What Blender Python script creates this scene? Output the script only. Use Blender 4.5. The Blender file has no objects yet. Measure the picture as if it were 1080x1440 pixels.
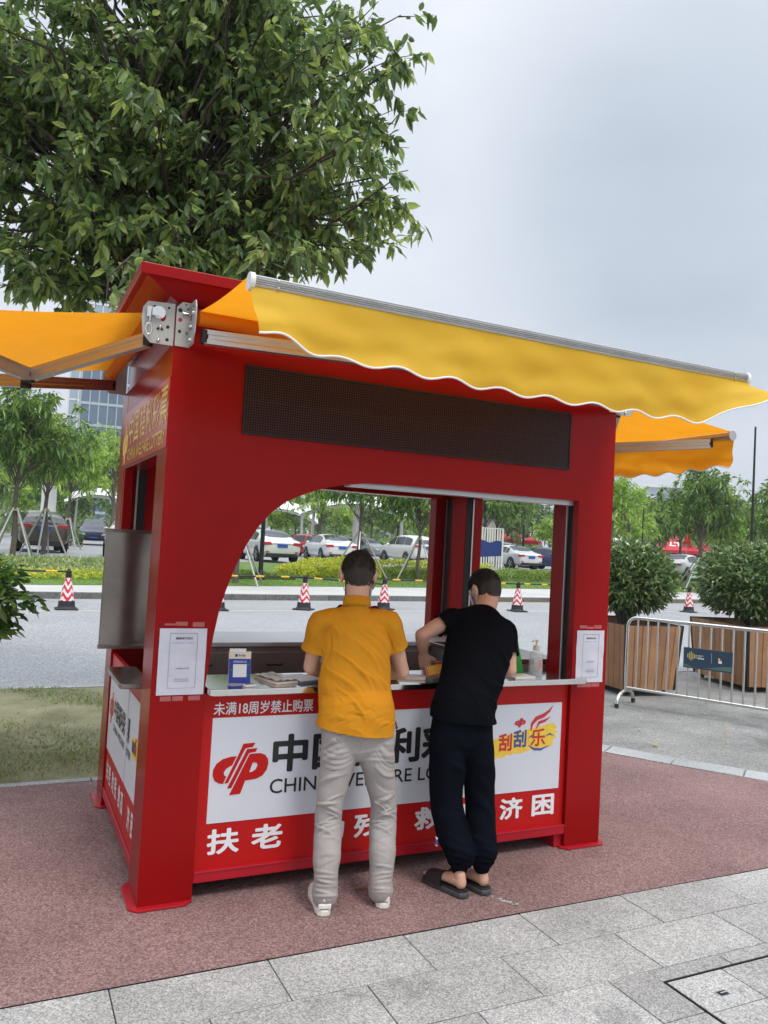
import bpy, bmesh, math, random
import numpy as np
from mathutils import Vector, Matrix

S = bpy.context.scene
COL = S.collection
R = math.radians
# ------------------------------------------------------------------ camera
cam_d = bpy.data.cameras.new('camera'); cam = bpy.data.objects.new('camera', cam_d); COL.objects.link(cam); S.camera = cam
cam_d.sensor_fit = 'VERTICAL'; cam_d.sensor_height = 36.0; cam_d.lens = 36.0*1115.1/1440
cam_d.clip_start = 0.05; cam_d.clip_end = 3000
def _cam():
    yaw, pitch, roll = 0.4465, 0.0405, 0.0548
    f = Vector((math.sin(yaw)*math.cos(pitch), math.cos(yaw)*math.cos(pitch), math.sin(pitch)))
    r = Vector((math.cos(yaw), -math.sin(yaw), 0)); u = r.cross(f)
    r2 = r*math.cos(roll)+u*math.sin(roll); u2 = -r*math.sin(roll)+u*math.cos(roll)
    m = Matrix(((r2.x, u2.x, -f.x, -0.6609), (r2.y, u2.y, -f.y, -3.7544), (r2.z, u2.z, -f.z, 1.72), (0, 0, 0, 1)))
    cam.matrix_world = m
_cam()
# ------------------------------------------------------------------ sky and sun
W = bpy.data.worlds.new('World'); S.world = W; W.use_nodes = True
SUN_EL, SUN_AZ = R(57), R(168)
def _world():
    nt = W.node_tree; N = nt.nodes; L = nt.links; N.clear()
    out = N.new('ShaderNodeOutputWorld'); bg = N.new('ShaderNodeBackground'); bg.inputs[1].default_value = 0.12
    sky = N.new('ShaderNodeTexSky'); sky.sky_type = 'NISHITA'; sky.sun_disc = False
    sky.sun_elevation = SUN_EL; sky.sun_rotation = SUN_AZ; sky.dust_density = 3.0
    tc = N.new('ShaderNodeTexCoord'); mp = N.new('ShaderNodeMapping'); mp.inputs['Scale'].default_value = (1, 1, 2.4)
    mp.inputs['Rotation'].default_value = (0.1, 0.25, 0.6)
    no = N.new('ShaderNodeTexNoise'); no.inputs['Scale'].default_value = 1.9; no.inputs['Detail'].default_value = 4; no.inputs['Roughness'].default_value = .45
    cr = N.new('ShaderNodeValToRGB'); cr.color_ramp.elements[0].position = .38; cr.color_ramp.elements[1].position = .62
    cr.color_ramp.elements[0].color = (5.0, 5.5, 6.15, 1); cr.color_ramp.elements[1].color = (6.9, 7.15, 7.6, 1)
    # paler towards the horizon, as thick air is
    sx = N.new('ShaderNodeSeparateXYZ'); mr = N.new('ShaderNodeMapRange'); mr.inputs[1].default_value = -0.02; mr.inputs[2].default_value = .38
    mr.inputs[3].default_value = 1; mr.inputs[4].default_value = 0
    m1 = N.new('ShaderNodeMixRGB'); m1.inputs[2].default_value = (5.2, 5.6, 6.15, 1)
    m2 = N.new('ShaderNodeMixRGB'); m2.inputs[0].default_value = .95
    L.new(tc.outputs['Generated'], mp.inputs[0]); L.new(mp.outputs[0], no.inputs[0]); L.new(no.outputs[0], cr.inputs[0])
    L.new(tc.outputs['Generated'], sx.inputs[0]); L.new(sx.outputs['Z'], mr.inputs[0])
    L.new(mr.outputs[0], m1.inputs[0]); L.new(cr.outputs[0], m1.inputs[1])
    # one heavier grey cloud bank, and the brighter zenith every overcast sky has
    vm = N.new('ShaderNodeVectorMath'); vm.operation = 'DOT_PRODUCT'; vm.inputs[1].default_value = (0.6554, 0.6454, 0.3924); nm = N.new('ShaderNodeVectorMath'); nm.operation = 'NORMALIZE'
    L.new(tc.outputs['Generated'], nm.inputs[0]); L.new(nm.outputs[0], vm.inputs[0])
    ad = N.new('ShaderNodeMath'); ad.operation = 'MULTIPLY_ADD'; ad.inputs[1].default_value = .11; L.new(no.outputs[0], ad.inputs[0]); L.new(vm.outputs['Value'], ad.inputs[2])
    mc = N.new('ShaderNodeMapRange'); mc.interpolation_type = 'SMOOTHSTEP'; mc.inputs[1].default_value = 1.012; mc.inputs[2].default_value = 1.085; L.new(ad.outputs[0], mc.inputs[0])
    mk = N.new('ShaderNodeMixRGB'); mk.inputs[2].default_value = (2.3, 2.95, 3.8, 1); L.new(mc.outputs[0], mk.inputs[0]); L.new(m1.outputs[0], mk.inputs[1])
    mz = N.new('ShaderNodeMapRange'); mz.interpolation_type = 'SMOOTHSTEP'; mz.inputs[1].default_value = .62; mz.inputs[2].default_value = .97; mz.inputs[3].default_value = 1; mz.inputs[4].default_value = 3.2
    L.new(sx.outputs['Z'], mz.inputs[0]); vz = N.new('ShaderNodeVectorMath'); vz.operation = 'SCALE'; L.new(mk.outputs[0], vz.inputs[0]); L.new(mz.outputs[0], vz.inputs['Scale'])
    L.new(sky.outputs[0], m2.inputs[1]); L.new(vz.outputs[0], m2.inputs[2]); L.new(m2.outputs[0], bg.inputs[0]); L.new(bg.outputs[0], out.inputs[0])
_world()
sd = bpy.data.lights.new('sun', 'SUN'); sd.energy = 1.5; sd.angle = R(14); sd.color = (1, .96, .9)
sun = bpy.data.objects.new('sun', sd); COL.objects.link(sun)
_sv = Vector((math.sin(SUN_AZ)*math.cos(SUN_EL), math.cos(SUN_AZ)*math.cos(SUN_EL), math.sin(SUN_EL)))
sun.rotation_euler = (-_sv).to_track_quat('-Z', 'Y').to_euler(); sun.location = (-20, -20, 40)
vs = S.view_settings; vs.view_transform = 'Standard'; vs.look = 'None'; vs.gamma = 1; vs.exposure = 0.25

# ------------------------------------------------------------------ materials
def mat(name, col, rough=.6, metal=0, spec=.5, noise=None, bump=None, trans=0, coat=0, sheen=0, island=0, gen='Object'):
    """noise=(scale, amount[, col2]); bump=(scale, strength, distance); island = per-island value variation"""
    m = bpy.data.materials.new(name); m.use_nodes = True; nt = m.node_tree; N = nt.nodes; L = nt.links
    b = N['Principled BSDF']; b.inputs['Roughness'].default_value = rough; b.inputs['Metallic'].default_value = metal
    b.inputs['Specular IOR Level'].default_value = spec; b.inputs['Coat Weight'].default_value = coat
    b.inputs['Coat Roughness'].default_value = .1
    b.inputs['Base Color'].default_value = (*col, 1)
    tc = N.new('ShaderNodeTexCoord'); src = None
    if noise:
        n = N.new('ShaderNodeTexNoise'); n.inputs['Scale'].default_value = noise[0]; n.inputs['Detail'].default_value = 6; n.inputs['Roughness'].default_value = .65
        L.new(tc.outputs[gen], n.inputs['Vector'])
        mr = N.new('ShaderNodeMapRange'); mr.inputs[1].default_value = .3; mr.inputs[2].default_value = .7
        L.new(n.outputs[0], mr.inputs[0])
        mx = N.new('ShaderNodeMixRGB'); L.new(mr.outputs[0], mx.inputs[0])
        c2 = noise[2] if len(noise) > 2 else tuple(c*(1+noise[1]) for c in col)
        c1 = col if len(noise) > 2 else tuple(c*(1-noise[1]) for c in col)
        mx.inputs[1].default_value = (*c1, 1); mx.inputs[2].default_value = (*c2, 1); src = mx.outputs[0]
        rr = N.new('ShaderNodeMapRange'); rr.inputs[3].default_value = max(.02, rough-.08); rr.inputs[4].default_value = min(1, rough+.08)
        L.new(n.outputs[0], rr.inputs[0]); L.new(rr.outputs[0], b.inputs['Roughness'])
    if island:
        g = N.new('ShaderNodeNewGeometry'); hs = N.new('ShaderNodeHueSaturation')
        if src: L.new(src, hs.inputs['Color'])
        else: hs.inputs['Color'].default_value = (*col, 1)
        r1 = N.new('ShaderNodeMapRange'); r1.inputs[3].default_value = 1-island; r1.inputs[4].default_value = 1+island
        L.new(g.outputs['Random Per Island'], r1.inputs[0]); L.new(r1.outputs[0], hs.inputs['Value'])
        src = hs.outputs[0]
    if src: L.new(src, b.inputs['Base Color'])
    if bump:
        n = N.new('ShaderNodeTexNoise'); n.inputs['Scale'].default_value = bump[0]; n.inputs['Detail'].default_value = 4
        L.new(tc.outputs[gen], n.inputs['Vector'])
        bp = N.new('ShaderNodeBump'); bp.inputs['Strength'].default_value = bump[1]; bp.inputs['Distance'].default_value = bump[2]
        L.new(n.outputs[0], bp.inputs['Height']); L.new(bp.outputs[0], b.inputs['Normal'])
    if trans:
        t = N.new('ShaderNodeBsdfTranslucent'); ms = N.new('ShaderNodeMixShader'); ms.inputs[0].default_value = trans
        if src: L.new(src, t.inputs['Color'])
        else: t.inputs['Color'].default_value = (*col, 1)
        L.new(b.outputs[0], ms.inputs[1]); L.new(t.outputs[0], ms.inputs[2]); L.new(ms.outputs[0], N['Material Output'].inputs[0])
    return m
def leafmat(name, c1, c2, c3, rough=.45, trans=.3):
    """leaf: colour picked per leaf between three tones"""
    m = bpy.data.materials.new(name); m.use_nodes = True; nt = m.node_tree; N = nt.nodes; L = nt.links
    b = N['Principled BSDF']; b.inputs['Roughness'].default_value = rough; b.inputs['Specular IOR Level'].default_value = .7
    g = N.new('ShaderNodeNewGeometry'); cr = N.new('ShaderNodeValToRGB'); e = cr.color_ramp.elements
    e[0].color = (*c1, 1); e[1].color = (*c3, 1); e[1].position = .97; x = e.new(.6); x.color = (*c2, 1)
    L.new(g.outputs['Random Per Island'], cr.inputs[0]); L.new(cr.outputs[0], b.inputs['Base Color'])
    t = N.new('ShaderNodeBsdfTranslucent'); ms = N.new('ShaderNodeMixShader'); ms.inputs[0].default_value = trans
    hs = N.new('ShaderNodeHueSaturation'); hs.inputs['Hue'].default_value = .48; hs.inputs['Value'].default_value = 1.6
    L.new(cr.outputs[0], hs.inputs['Color']); L.new(hs.outputs[0], t.inputs['Color'])
    L.new(b.outputs[0], ms.inputs[1]); L.new(t.outputs[0], ms.inputs[2]); L.new(ms.outputs[0], N['Material Output'].inputs[0])
    return m
def speckle(name, cols, scale, rough, bump, big=None, gen='Object', stain=None):
    """granular surface: fine voronoi cells in several colours"""
    m = bpy.data.materials.new(name); m.use_nodes = True; nt = m.node_tree; N = nt.nodes; L = nt.links
    b = N['Principled BSDF']; b.inputs['Roughness'].default_value = rough; b.inputs['Specular IOR Level'].default_value = .3
    tc = N.new('ShaderNodeTexCoord'); v = N.new('ShaderNodeTexVoronoi'); v.inputs['Scale'].default_value = scale
    L.new(tc.outputs[gen], v.inputs['Vector'])
    sp = N.new('ShaderNodeSeparateXYZ'); L.new(v.outputs['Color'], sp.inputs[0])
    cr = N.new('ShaderNodeValToRGB'); e = cr.color_ramp.elements
    while len(e) < len(cols): e.new(.5)
    for i, c in enumerate(cols): e[i].position = i/(len(cols)-1); e[i].color = (*c, 1)
    L.new(sp.outputs['X'], cr.inputs[0]); src = cr.outputs[0]
    n = N.new('ShaderNodeTexNoise'); n.inputs['Scale'].default_value = big[0] if big else 1; n.inputs['Detail'].default_value = 5; n.inputs['Roughness'].default_value = .6
    L.new(tc.outputs[gen], n.inputs['Vector'])
    if big:
        mr = N.new('ShaderNodeMapRange'); mr.inputs[1].default_value = .3; mr.inputs[2].default_value = .7
        mr.inputs[3].default_value = 1-big[1]; mr.inputs[4].default_value = 1+big[1]; L.new(n.outputs[0], mr.inputs[0])
        hs = N.new('ShaderNodeHueSaturation'); L.new(src, hs.inputs['Color']); L.new(mr.outputs[0], hs.inputs['Value']); src = hs.outputs[0]
        if len(big) > 2:
            g = N.new('ShaderNodeNewGeometry'); m3 = N.new('ShaderNodeMapRange'); m3.inputs[3].default_value = 1-big[2]; m3.inputs[4].default_value = 1+big[2]
            L.new(g.outputs['Random Per Island'], m3.inputs[0]); h2 = N.new('ShaderNodeHueSaturation'); L.new(src, h2.inputs['Color']); L.new(m3.outputs[0], h2.inputs['Value']); src = h2.outputs[0]
    if stain:   # blotches with an outline of their own: spills, gum, worn patches
        n2 = N.new('ShaderNodeTexNoise'); n2.inputs['Scale'].default_value = stain[0]; n2.inputs['Detail'].default_value = 7; n2.inputs['Roughness'].default_value = .7; n2.inputs['Distortion'].default_value = .4
        L.new(tc.outputs[gen], n2.inputs['Vector']); m4 = N.new('ShaderNodeMapRange'); m4.inputs[1].default_value = stain[1]; m4.inputs[2].default_value = stain[1]+.07; m4.inputs[3].default_value = 1; m4.inputs[4].default_value = stain[2]
        L.new(n2.outputs[0], m4.inputs[0]); h3 = N.new('ShaderNodeHueSaturation'); L.new(src, h3.inputs['Color']); L.new(m4.outputs[0], h3.inputs['Value']); src = h3.outputs[0]
    L.new(src, b.inputs['Base Color'])
    bp = N.new('ShaderNodeBump'); bp.inputs['Strength'].default_value = bump[0]; bp.inputs['Distance'].default_value = bump[1]
    L.new(v.outputs['Distance'], bp.inputs['Height']); L.new(bp.outputs[0], b.inputs['Normal'])
    return m
M = {}
M['red'] = mat('red_paint', (.27, .0035, .004), .24, spec=.15, noise=(1.3, .08), bump=(220, .04, .001))
M['redvinyl'] = mat('red_vinyl', (.46, .009, .009), .34, spec=.2, noise=(4, .04))
M['redlip'] = mat('red_lip_paint', (.40, .009, .02), .3, spec=.4, noise=(5, .06))
M['white'] = mat('white_vinyl', (.62, .64, .70), .35, noise=(3, .03))
M['whitetxt'] = mat('white_lettering', (.78, .78, .80), .4)
M['black'] = mat('black_lettering', (.012, .012, .014), .4)
M['yellowtxt'] = mat('yellow_lettering', (.92, .74, .16), .4)
M['steel'] = mat('stainless_steel', (.66, .655, .64), .13, 1, noise=(2.2, .08), bump=(7, .10, .003))
M['steeldark'] = mat('brushed_steel', (.27, .24, .215), .24, .9, noise=(2.5, .18), bump=(3.5, .25, .012))
M['alu'] = mat('aluminium', (.50, .50, .50), .38, .85, noise=(8, .06))
M['grey'] = mat('grey_enamel', (.42, .41, .38), .42, .25, noise=(14, .08))
M['darkmetal'] = mat('dark_metal', (.03, .03, .033), .4, .6)
M['slot'] = mat('black_slot', (.006, .006, .007), .6)
M['yellow'] = mat('yellow_awning_cloth', (.76, .475, .04), .62, spec=.25, noise=(5, .04), bump=(3.5, .25, .03), trans=.32)
M['yellowin'] = mat('backlit_awning_cloth', (.90, .36, .015), .62, spec=.25, noise=(5, .05), bump=(4.5, .4, .04), trans=.50)  # yellow cloth with the glow of light through it put into its colour
M['trim'] = mat('white_piping', (.8, .78, .76), .6)
M['asphalt'] = speckle('road_asphalt', [(.19, .195, .20), (.28, .285, .29), (.34, .345, .35), (.48, .48, .485)], 75, .85, (.35, .004), (.35, .10), stain=(.5, .60, .86))
M['plaza'] = speckle('worn_asphalt', [(.14, .138, .13), (.21, .205, .195), (.25, .245, .235), (.36, .35, .33)], 120, .9, (.45, .004), (1.1, .30), stain=(.9, .56, .72))
M['rubber'] = speckle('red_rubber_granules', [(.14, .072, .069), (.20, .117, .112), (.255, .163, .155), (.34, .24, .23)], 150, .85, (.35, .004), (1.2, .20), stain=(1.6, .62, .80))
M['granite'] = speckle('grey_granite', [(.20, .198, .19), (.315, .312, .30), (.38, .378, .365), (.52, .515, .50)], 170, .75, (.1, .0008), (1.7, .20, .12), stain=(2.6, .575, .72))
M['kerb'] = speckle('kerb_stone', [(.26, .27, .27), (.36, .37, .37), (.44, .45, .45)], 150, .8, (.2, .002), (2, .16, .06))
M['kerbdark'] = speckle('old_kerb_stone', [(.09, .09, .085), (.15, .15, .14), (.19, .19, .18)], 40, .85, (.2, .002), (.7, .2, .1))
M['footway'] = speckle('pale_footway', [(.40, .39, .37), (.50, .49, .47), (.58, .57, .55)], 60, .85, (.2, .002), (.5, .1))
M['joint'] = mat('dark_joint', (.035, .033, .03), .9, noise=(20, .3))
M['paint'] = mat('road_paint', (.55, .55, .53), .7, noise=(9, .2))
M['paintyel'] = mat('yellow_road_paint', (.6, .42, .12), .7, noise=(9, .2))
M['soil'] = mat('dry_soil', (.15, .135, .065), .95, noise=(2.2, 0, (.30, .29, .17)), bump=(40, .8, .02))
M['lawn'] = mat('lawn_ground', (.08, .15, .025), .95, noise=(3, 0, (.15, .24, .05)), bump=(40, .8, .02))
M['bark'] = mat('bark', (.055, .042, .032), .9, noise=(9, .35), bump=(30, .8, .02))
M['barkgrey'] = mat('grey_bark', (.12, .105, .085), .9, noise=(9, .3), bump=(30, .8, .02))
M['leafbig'] = leafmat('broad_leaf', (.065, .115, .04), (.12, .21, .06), (.32, .43, .11), .30, .50)
M['leafmid'] = leafmat('street_tree_leaf', (.045, .11, .02), (.105, .22, .035), (.30, .42, .08), .45, .38)
M['leaflime'] = leafmat('lime_leaf', (.13, .26, .03), (.25, .42, .06), (.44, .56, .12), .5, .42)
M['leaffar'] = leafmat('far_tree_leaf', (.07, .14, .045), (.14, .23, .07), (.28, .36, .13), .6, .38)
M['leafshrub'] = leafmat('shrub_leaf', (.045, .095, .025), (.105, .19, .06), (.34, .43, .18), .20, .25)
M['leafglossy'] = leafmat('glossy_green_leaf', (.03, .085, .015), (.07, .17, .03), (.20, .34, .07), .22, .25)
M['leafhedge'] = leafmat('hedge_leaf', (.09, .17, .025), (.19, .31, .045), (.42, .50, .09), .5, .32)
M['leafgold'] = leafmat('golden_leaf', (.28, .38, .035), (.50, .56, .07), (.78, .74, .10), .5, .35)
M['spiky'] = leafmat('strap_leaf', (.12, .21, .05), (.32, .42, .15), (.66, .68, .40), .45, .3)
M['grassblade'] = leafmat('grass_blade', (.09, .16, .03), (.16, .26, .05), (.34, .34, .14), .6, .3)
M['grasslawn'] = leafmat('lawn_blade', (.11, .23, .03), (.19, .36, .05), (.32, .46, .09), .6, .35)
M['skin'] = mat('skin', (.60, .34, .235), .5, noise=(30, .05), bump=(150, .1, .001))
M['skin'].node_tree.nodes['Principled BSDF'].inputs['Subsurface Weight'].default_value = .08
M['rubberblack'] = mat('black_rubber', (.016, .016, .018), .6, noise=(10, .2))
M['tyre'] = mat('tyre', (.014, .014, .014), .75)
M['glasscar'] = mat('car_glass', (.035, .042, .045), .08, spec=.8)
M['wood'] = mat('planter_wood', (.31, .155, .07), .62, noise=(3, .22), bump=(60, .2, .003), island=.22)
M['plasticw'] = mat('white_plastic', (.75, .75, .73), .4)

# ------------------------------------------------------------------ geometry helpers
class MB:
    def __init__(s): s.v = []; s.f = []; s.m = []; s.sm = []
    def add(s, vs, fs, m=0, smooth=False):
        o = len(s.v); s.v += [tuple(v) for v in vs]
        for f in fs: s.f.append(tuple(i+o for i in f)); s.m.append(m); s.sm.append(smooth)
        return s
    def box(s, lo, hi, m=0, T=None):
        x0, y0, z0 = lo; x1, y1, z1 = hi
        v = [(x0,y0,z0),(x1,y0,z0),(x1,y1,z0),(x0,y1,z0),(x0,y0,z1),(x1,y0,z1),(x1,y1,z1),(x0,y1,z1)]
        if T: v = [T @ Vector(p) for p in v]
        return s.add(v, [(0,3,2,1),(4,5,6,7),(0,1,5,4),(1,2,6,5),(2,3,7,6),(3,0,4,7)], m)
    def prism(s, pts, axis, a, b, m=0, T=None):
        """2-D outline extruded along axis: 'y' uses (x,z), 'x' uses (y,z), 'z' uses (x,y)"""
        n = len(pts); ar = sum(pts[i][0]*pts[(i+1)%n][1]-pts[(i+1)%n][0]*pts[i][1] for i in range(n))
        if ar < 0: pts = pts[::-1]
        def P(p, d): return {'y': (p[0], d, p[1]), 'x': (d, p[0], p[1]), 'z': (p[0], p[1], d)}[axis]
        if a > b: a, b = b, a
        v = [P(p, a) for p in pts]+[P(p, b) for p in pts]
        if T: v = [T @ Vector(p) for p in v]
        f = [tuple(range(n)), tuple(range(2*n-1, n-1, -1))]+[(i, i+n, (i+1)%n+n, (i+1)%n) for i in range(n)]
        if axis in 'xz': f = [t[::-1] for t in f]
        return s.add(v, f, m)
    def tube(s, path, r, n=8, m=0, cap=True, smooth=True, flat=1.0):
        P = [Vector(p) for p in path]; k = len(P)
        rr = r if isinstance(r, (list, tuple)) else [r]*k
        up = None; rings = []
        for i in range(k):
            t = (P[min(i+1, k-1)]-P[max(i-1, 0)]).normalized()
            if up is None:
                up = Vector((0, 0, 1)) if abs(t.z) < .9 else Vector((1, 0, 0))
            a = t.cross(up)
            if a.length < 1e-5: a = t.orthogonal()
            a.normalize(); b = a.cross(t).normalized(); up = b
            rings.append([P[i]+a*math.cos(2*math.pi*j/n)*rr[i]+b*math.sin(2*math.pi*j/n)*rr[i]*flat for j in range(n)])
        v = [p for q in rings for p in q]; f = []
        for i in range(k-1):
            for j in range(n): f.append((i*n+j, i*n+(j+1)%n, (i+1)*n+(j+1)%n, (i+1)*n+j))
        s.add(v, f, m, smooth)
        if cap:
            s.add(rings[0], [tuple(range(n-1, -1, -1))], m); s.add(rings[-1], [tuple(range(n))], m)
        return s
    def lathe(s, prof, c=(0,0,0), n=20, m=0, smooth=True, T=None):
        v = []; f = []; k = len(prof)
        for (r, z) in prof:
            for j in range(n):
                a = 2*math.pi*j/n; v.append((c[0]+r*math.cos(a), c[1]+r*math.sin(a), c[2]+z))
        if T: v = [T @ Vector(p) for p in v]
        for i in range(k-1):
            for j in range(n): f.append((i*n+j, i*n+(j+1)%n, (i+1)*n+(j+1)%n, (i+1)*n+j))
        return s.add(v, f, m, smooth)
    def ball(s, c, r, m=0, nu=14, nv=9, T=None):
        rx, ry, rz = r if isinstance(r, (list, tuple)) else (r, r, r)
        v = [(c[0]+rx*math.sin(math.pi*i/nv)*math.cos(2*math.pi*j/nu), c[1]+ry*math.sin(math.pi*i/nv)*math.sin(2*math.pi*j/nu), c[2]-rz*math.cos(math.pi*i/nv)) for i in range(nv+1) for j in range(nu)]
        if T: v = [T @ Vector(p) for p in v]
        f = [(i*nu+j, i*nu+(j+1)%nu, (i+1)*nu+(j+1)%nu, (i+1)*nu+j) for i in range(nv) for j in range(nu)]
        return s.add(v, f, m, True)
    def grid(s, fn, nu, nv, m=0, smooth=True, flip=False):
        v = [fn(i/nu, j/nv) for j in range(nv+1) for i in range(nu+1)]; w = nu+1
        f = [(j*w+i, j*w+i+1, (j+1)*w+i+1, (j+1)*w+i) for j in range(nv) for i in range(nu)]
        if flip: f = [t[::-1] for t in f]
        return s.add(v, f, m, smooth)
    def map(s, fn): s.v = [tuple(fn(Vector(p))) for p in s.v]; return s
    def mesh(s, name, mats):
        me = bpy.data.meshes.new(name); me.from_pydata(s.v, [], s.f)
        for k in mats: me.materials.append(M[k] if isinstance(k, str) else k)
        me.polygons.foreach_set('material_index', s.m); me.polygons.foreach_set('use_smooth', s.sm); me.update()
        return me
    def build(s, name, mats, parent=None, bevel=0, seg=2, weld=False, fixn=False):
        if isinstance(mats, str) or not isinstance(mats, (list, tuple)): mats = [mats]
        me = s.mesh(name, mats)
        if weld or fixn:
            bm = bmesh.new(); bm.from_mesh(me)
            if weld: bmesh.ops.remove_doubles(bm, verts=bm.verts, dist=1e-5)
            if fixn: bmesh.ops.recalc_face_normals(bm, faces=bm.faces)
            bm.to_mesh(me); bm.free()
        o = bpy.data.objects.new(name, me); COL.objects.link(o)
        if parent: o.parent = parent
        if bevel:
            b = o.modifiers.new('bevel', 'BEVEL'); b.width = bevel; b.segments = seg; b.limit_method = 'ANGLE'; b.angle_limit = R(40)
            b.harden_normals = False
        return o
def tag(o, label=None, cat=None, group=None, kind=None):
    if label: o['label'] = label
    if cat: o['category'] = cat
    if group: o['group'] = group
    if kind: o['kind'] = kind
    return o
def thing(name, label, cat, loc=(0,0,0), rz=0, group=None):
    o = bpy.data.objects.new(name, None); o.empty_display_size = .1; COL.objects.link(o); o.location = loc; o.rotation_euler = (0, 0, rz)
    return tag(o, label, cat, group)
KIDS = {}
def copy_tree(o, loc=None, rz=None, label=None, scale=None, parent=None):
    c = o.copy(); COL.objects.link(c)
    if parent: c.parent = parent
    for ch in list(o.children): copy_tree(ch, parent=c)
    if loc is not None: c.location = loc
    if rz is not None: c.rotation_euler = (0, 0, rz)
    if scale is not None: c.scale = (scale if isinstance(scale, (tuple, list)) else (scale,)*3)
    if label: c['label'] = label
    return c
def npmesh(name, V, F, mats, smooth=False, mi=None):
    """V (n,3) array, F (k,4) quads"""
    me = bpy.data.meshes.new(name); n = len(V); k = len(F); w = F.shape[1]
    me.vertices.add(n); me.vertices.foreach_set('co', np.asarray(V, np.float32).ravel())
    me.loops.add(k*w); me.loops.foreach_set('vertex_index', np.asarray(F, np.int32).ravel())
    me.polygons.add(k); me.polygons.foreach_set('loop_start', np.arange(0, k*w, w, dtype=np.int32))
    try: me.polygons.foreach_set('loop_total', np.full(k, w, np.int32))
    except Exception: pass
    me.polygons.foreach_set('use_smooth', np.full(k, smooth))
    if mi is not None: me.polygons.foreach_set('material_index', np.asarray(mi, np.int32))
    for m in mats: me.materials.append(M[m])
    me.update(calc_edges=True); me.validate()
    return me
def npobj(name, me, parent=None):
    o = bpy.data.objects.new(name, me); COL.objects.link(o)
    if parent: o.parent = parent
    return o
def norm(a): return a/np.maximum(np.linalg.norm(a, axis=1, keepdims=True), 1e-9)
def leaf_mesh(name, base, dirv, length, width, rs, matn, detail=True, droop=.25, mi=None, mats=None):
    """many leaves: base points, directions, lengths, widths -> one mesh of folded blades"""
    n = len(base); d = norm(dirv); rnd = norm(rs.normal(size=(n, 3))+np.array([0, 0, .9]))
    side = norm(np.cross(d, rnd)); up = np.cross(side, d)
    L = length[:, None]; Wd = width[:, None]; sag = np.zeros((n, 3)); sag[:, 2] = -1
    if detail:
        prof = [(0, 0, 0), (.3, .85, .05), (.65, .9, .1), (1.0, 0, 0)]
        b = base; c1 = base+d*L*.33-up*Wd*.18+sag*L*droop*.1; c2 = base+d*L*.68-up*Wd*.18+sag*L*droop*.45; t = base+d*L+sag*L*droop
        l1 = base+d*L*.30+side*Wd*.46+sag*L*droop*.1; r1 = base+d*L*.30-side*Wd*.46+sag*L*droop*.1
        l2 = base+d*L*.66+side*Wd*.42+sag*L*droop*.42; r2 = base+d*L*.66-side*Wd*.42+sag*L*droop*.42
        V = np.stack([b, c1, c2, t, l1, l2, r1, r2], 1).reshape(-1, 3)
        q = np.array([[0, 1, 4, 4], [1, 2, 5, 4], [2, 3, 5, 5], [0, 6, 1, 1], [1, 6, 7, 2], [2, 7, 3, 3]])
        # triangles as a (k,3) array for speed and validity
        tri = np.array([[0, 1, 4], [1, 2, 5], [1, 5, 4], [2, 3, 5], [0, 6, 1], [1, 6, 7], [1, 7, 2], [2, 7, 3]])
        F = (tri[None]+np.arange(n)[:, None, None]*8).reshape(-1, 3); per = 8
    else:
        c = base+d*L*.5-up*Wd*.2+sag*L*droop*.3; t = base+d*L+sag*L*droop
        l = base+d*L*.45+side*Wd*.5+sag*L*droop*.2; r = base+d*L*.45-side*Wd*.5+sag*L*droop*.2
        V = np.stack([base, l, r, t, c], 1).reshape(-1, 3)
        tri = np.array([[0, 4, 1], [1, 4, 3], [0, 2, 4], [4, 2, 3]])
        F = (tri[None]+np.arange(n)[:, None, None]*5).reshape(-1, 3); per = 4
    m = None if mi is None else np.repeat(mi, per)
    return npmesh(name, V, F, mats or [matn], False, m)

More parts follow.
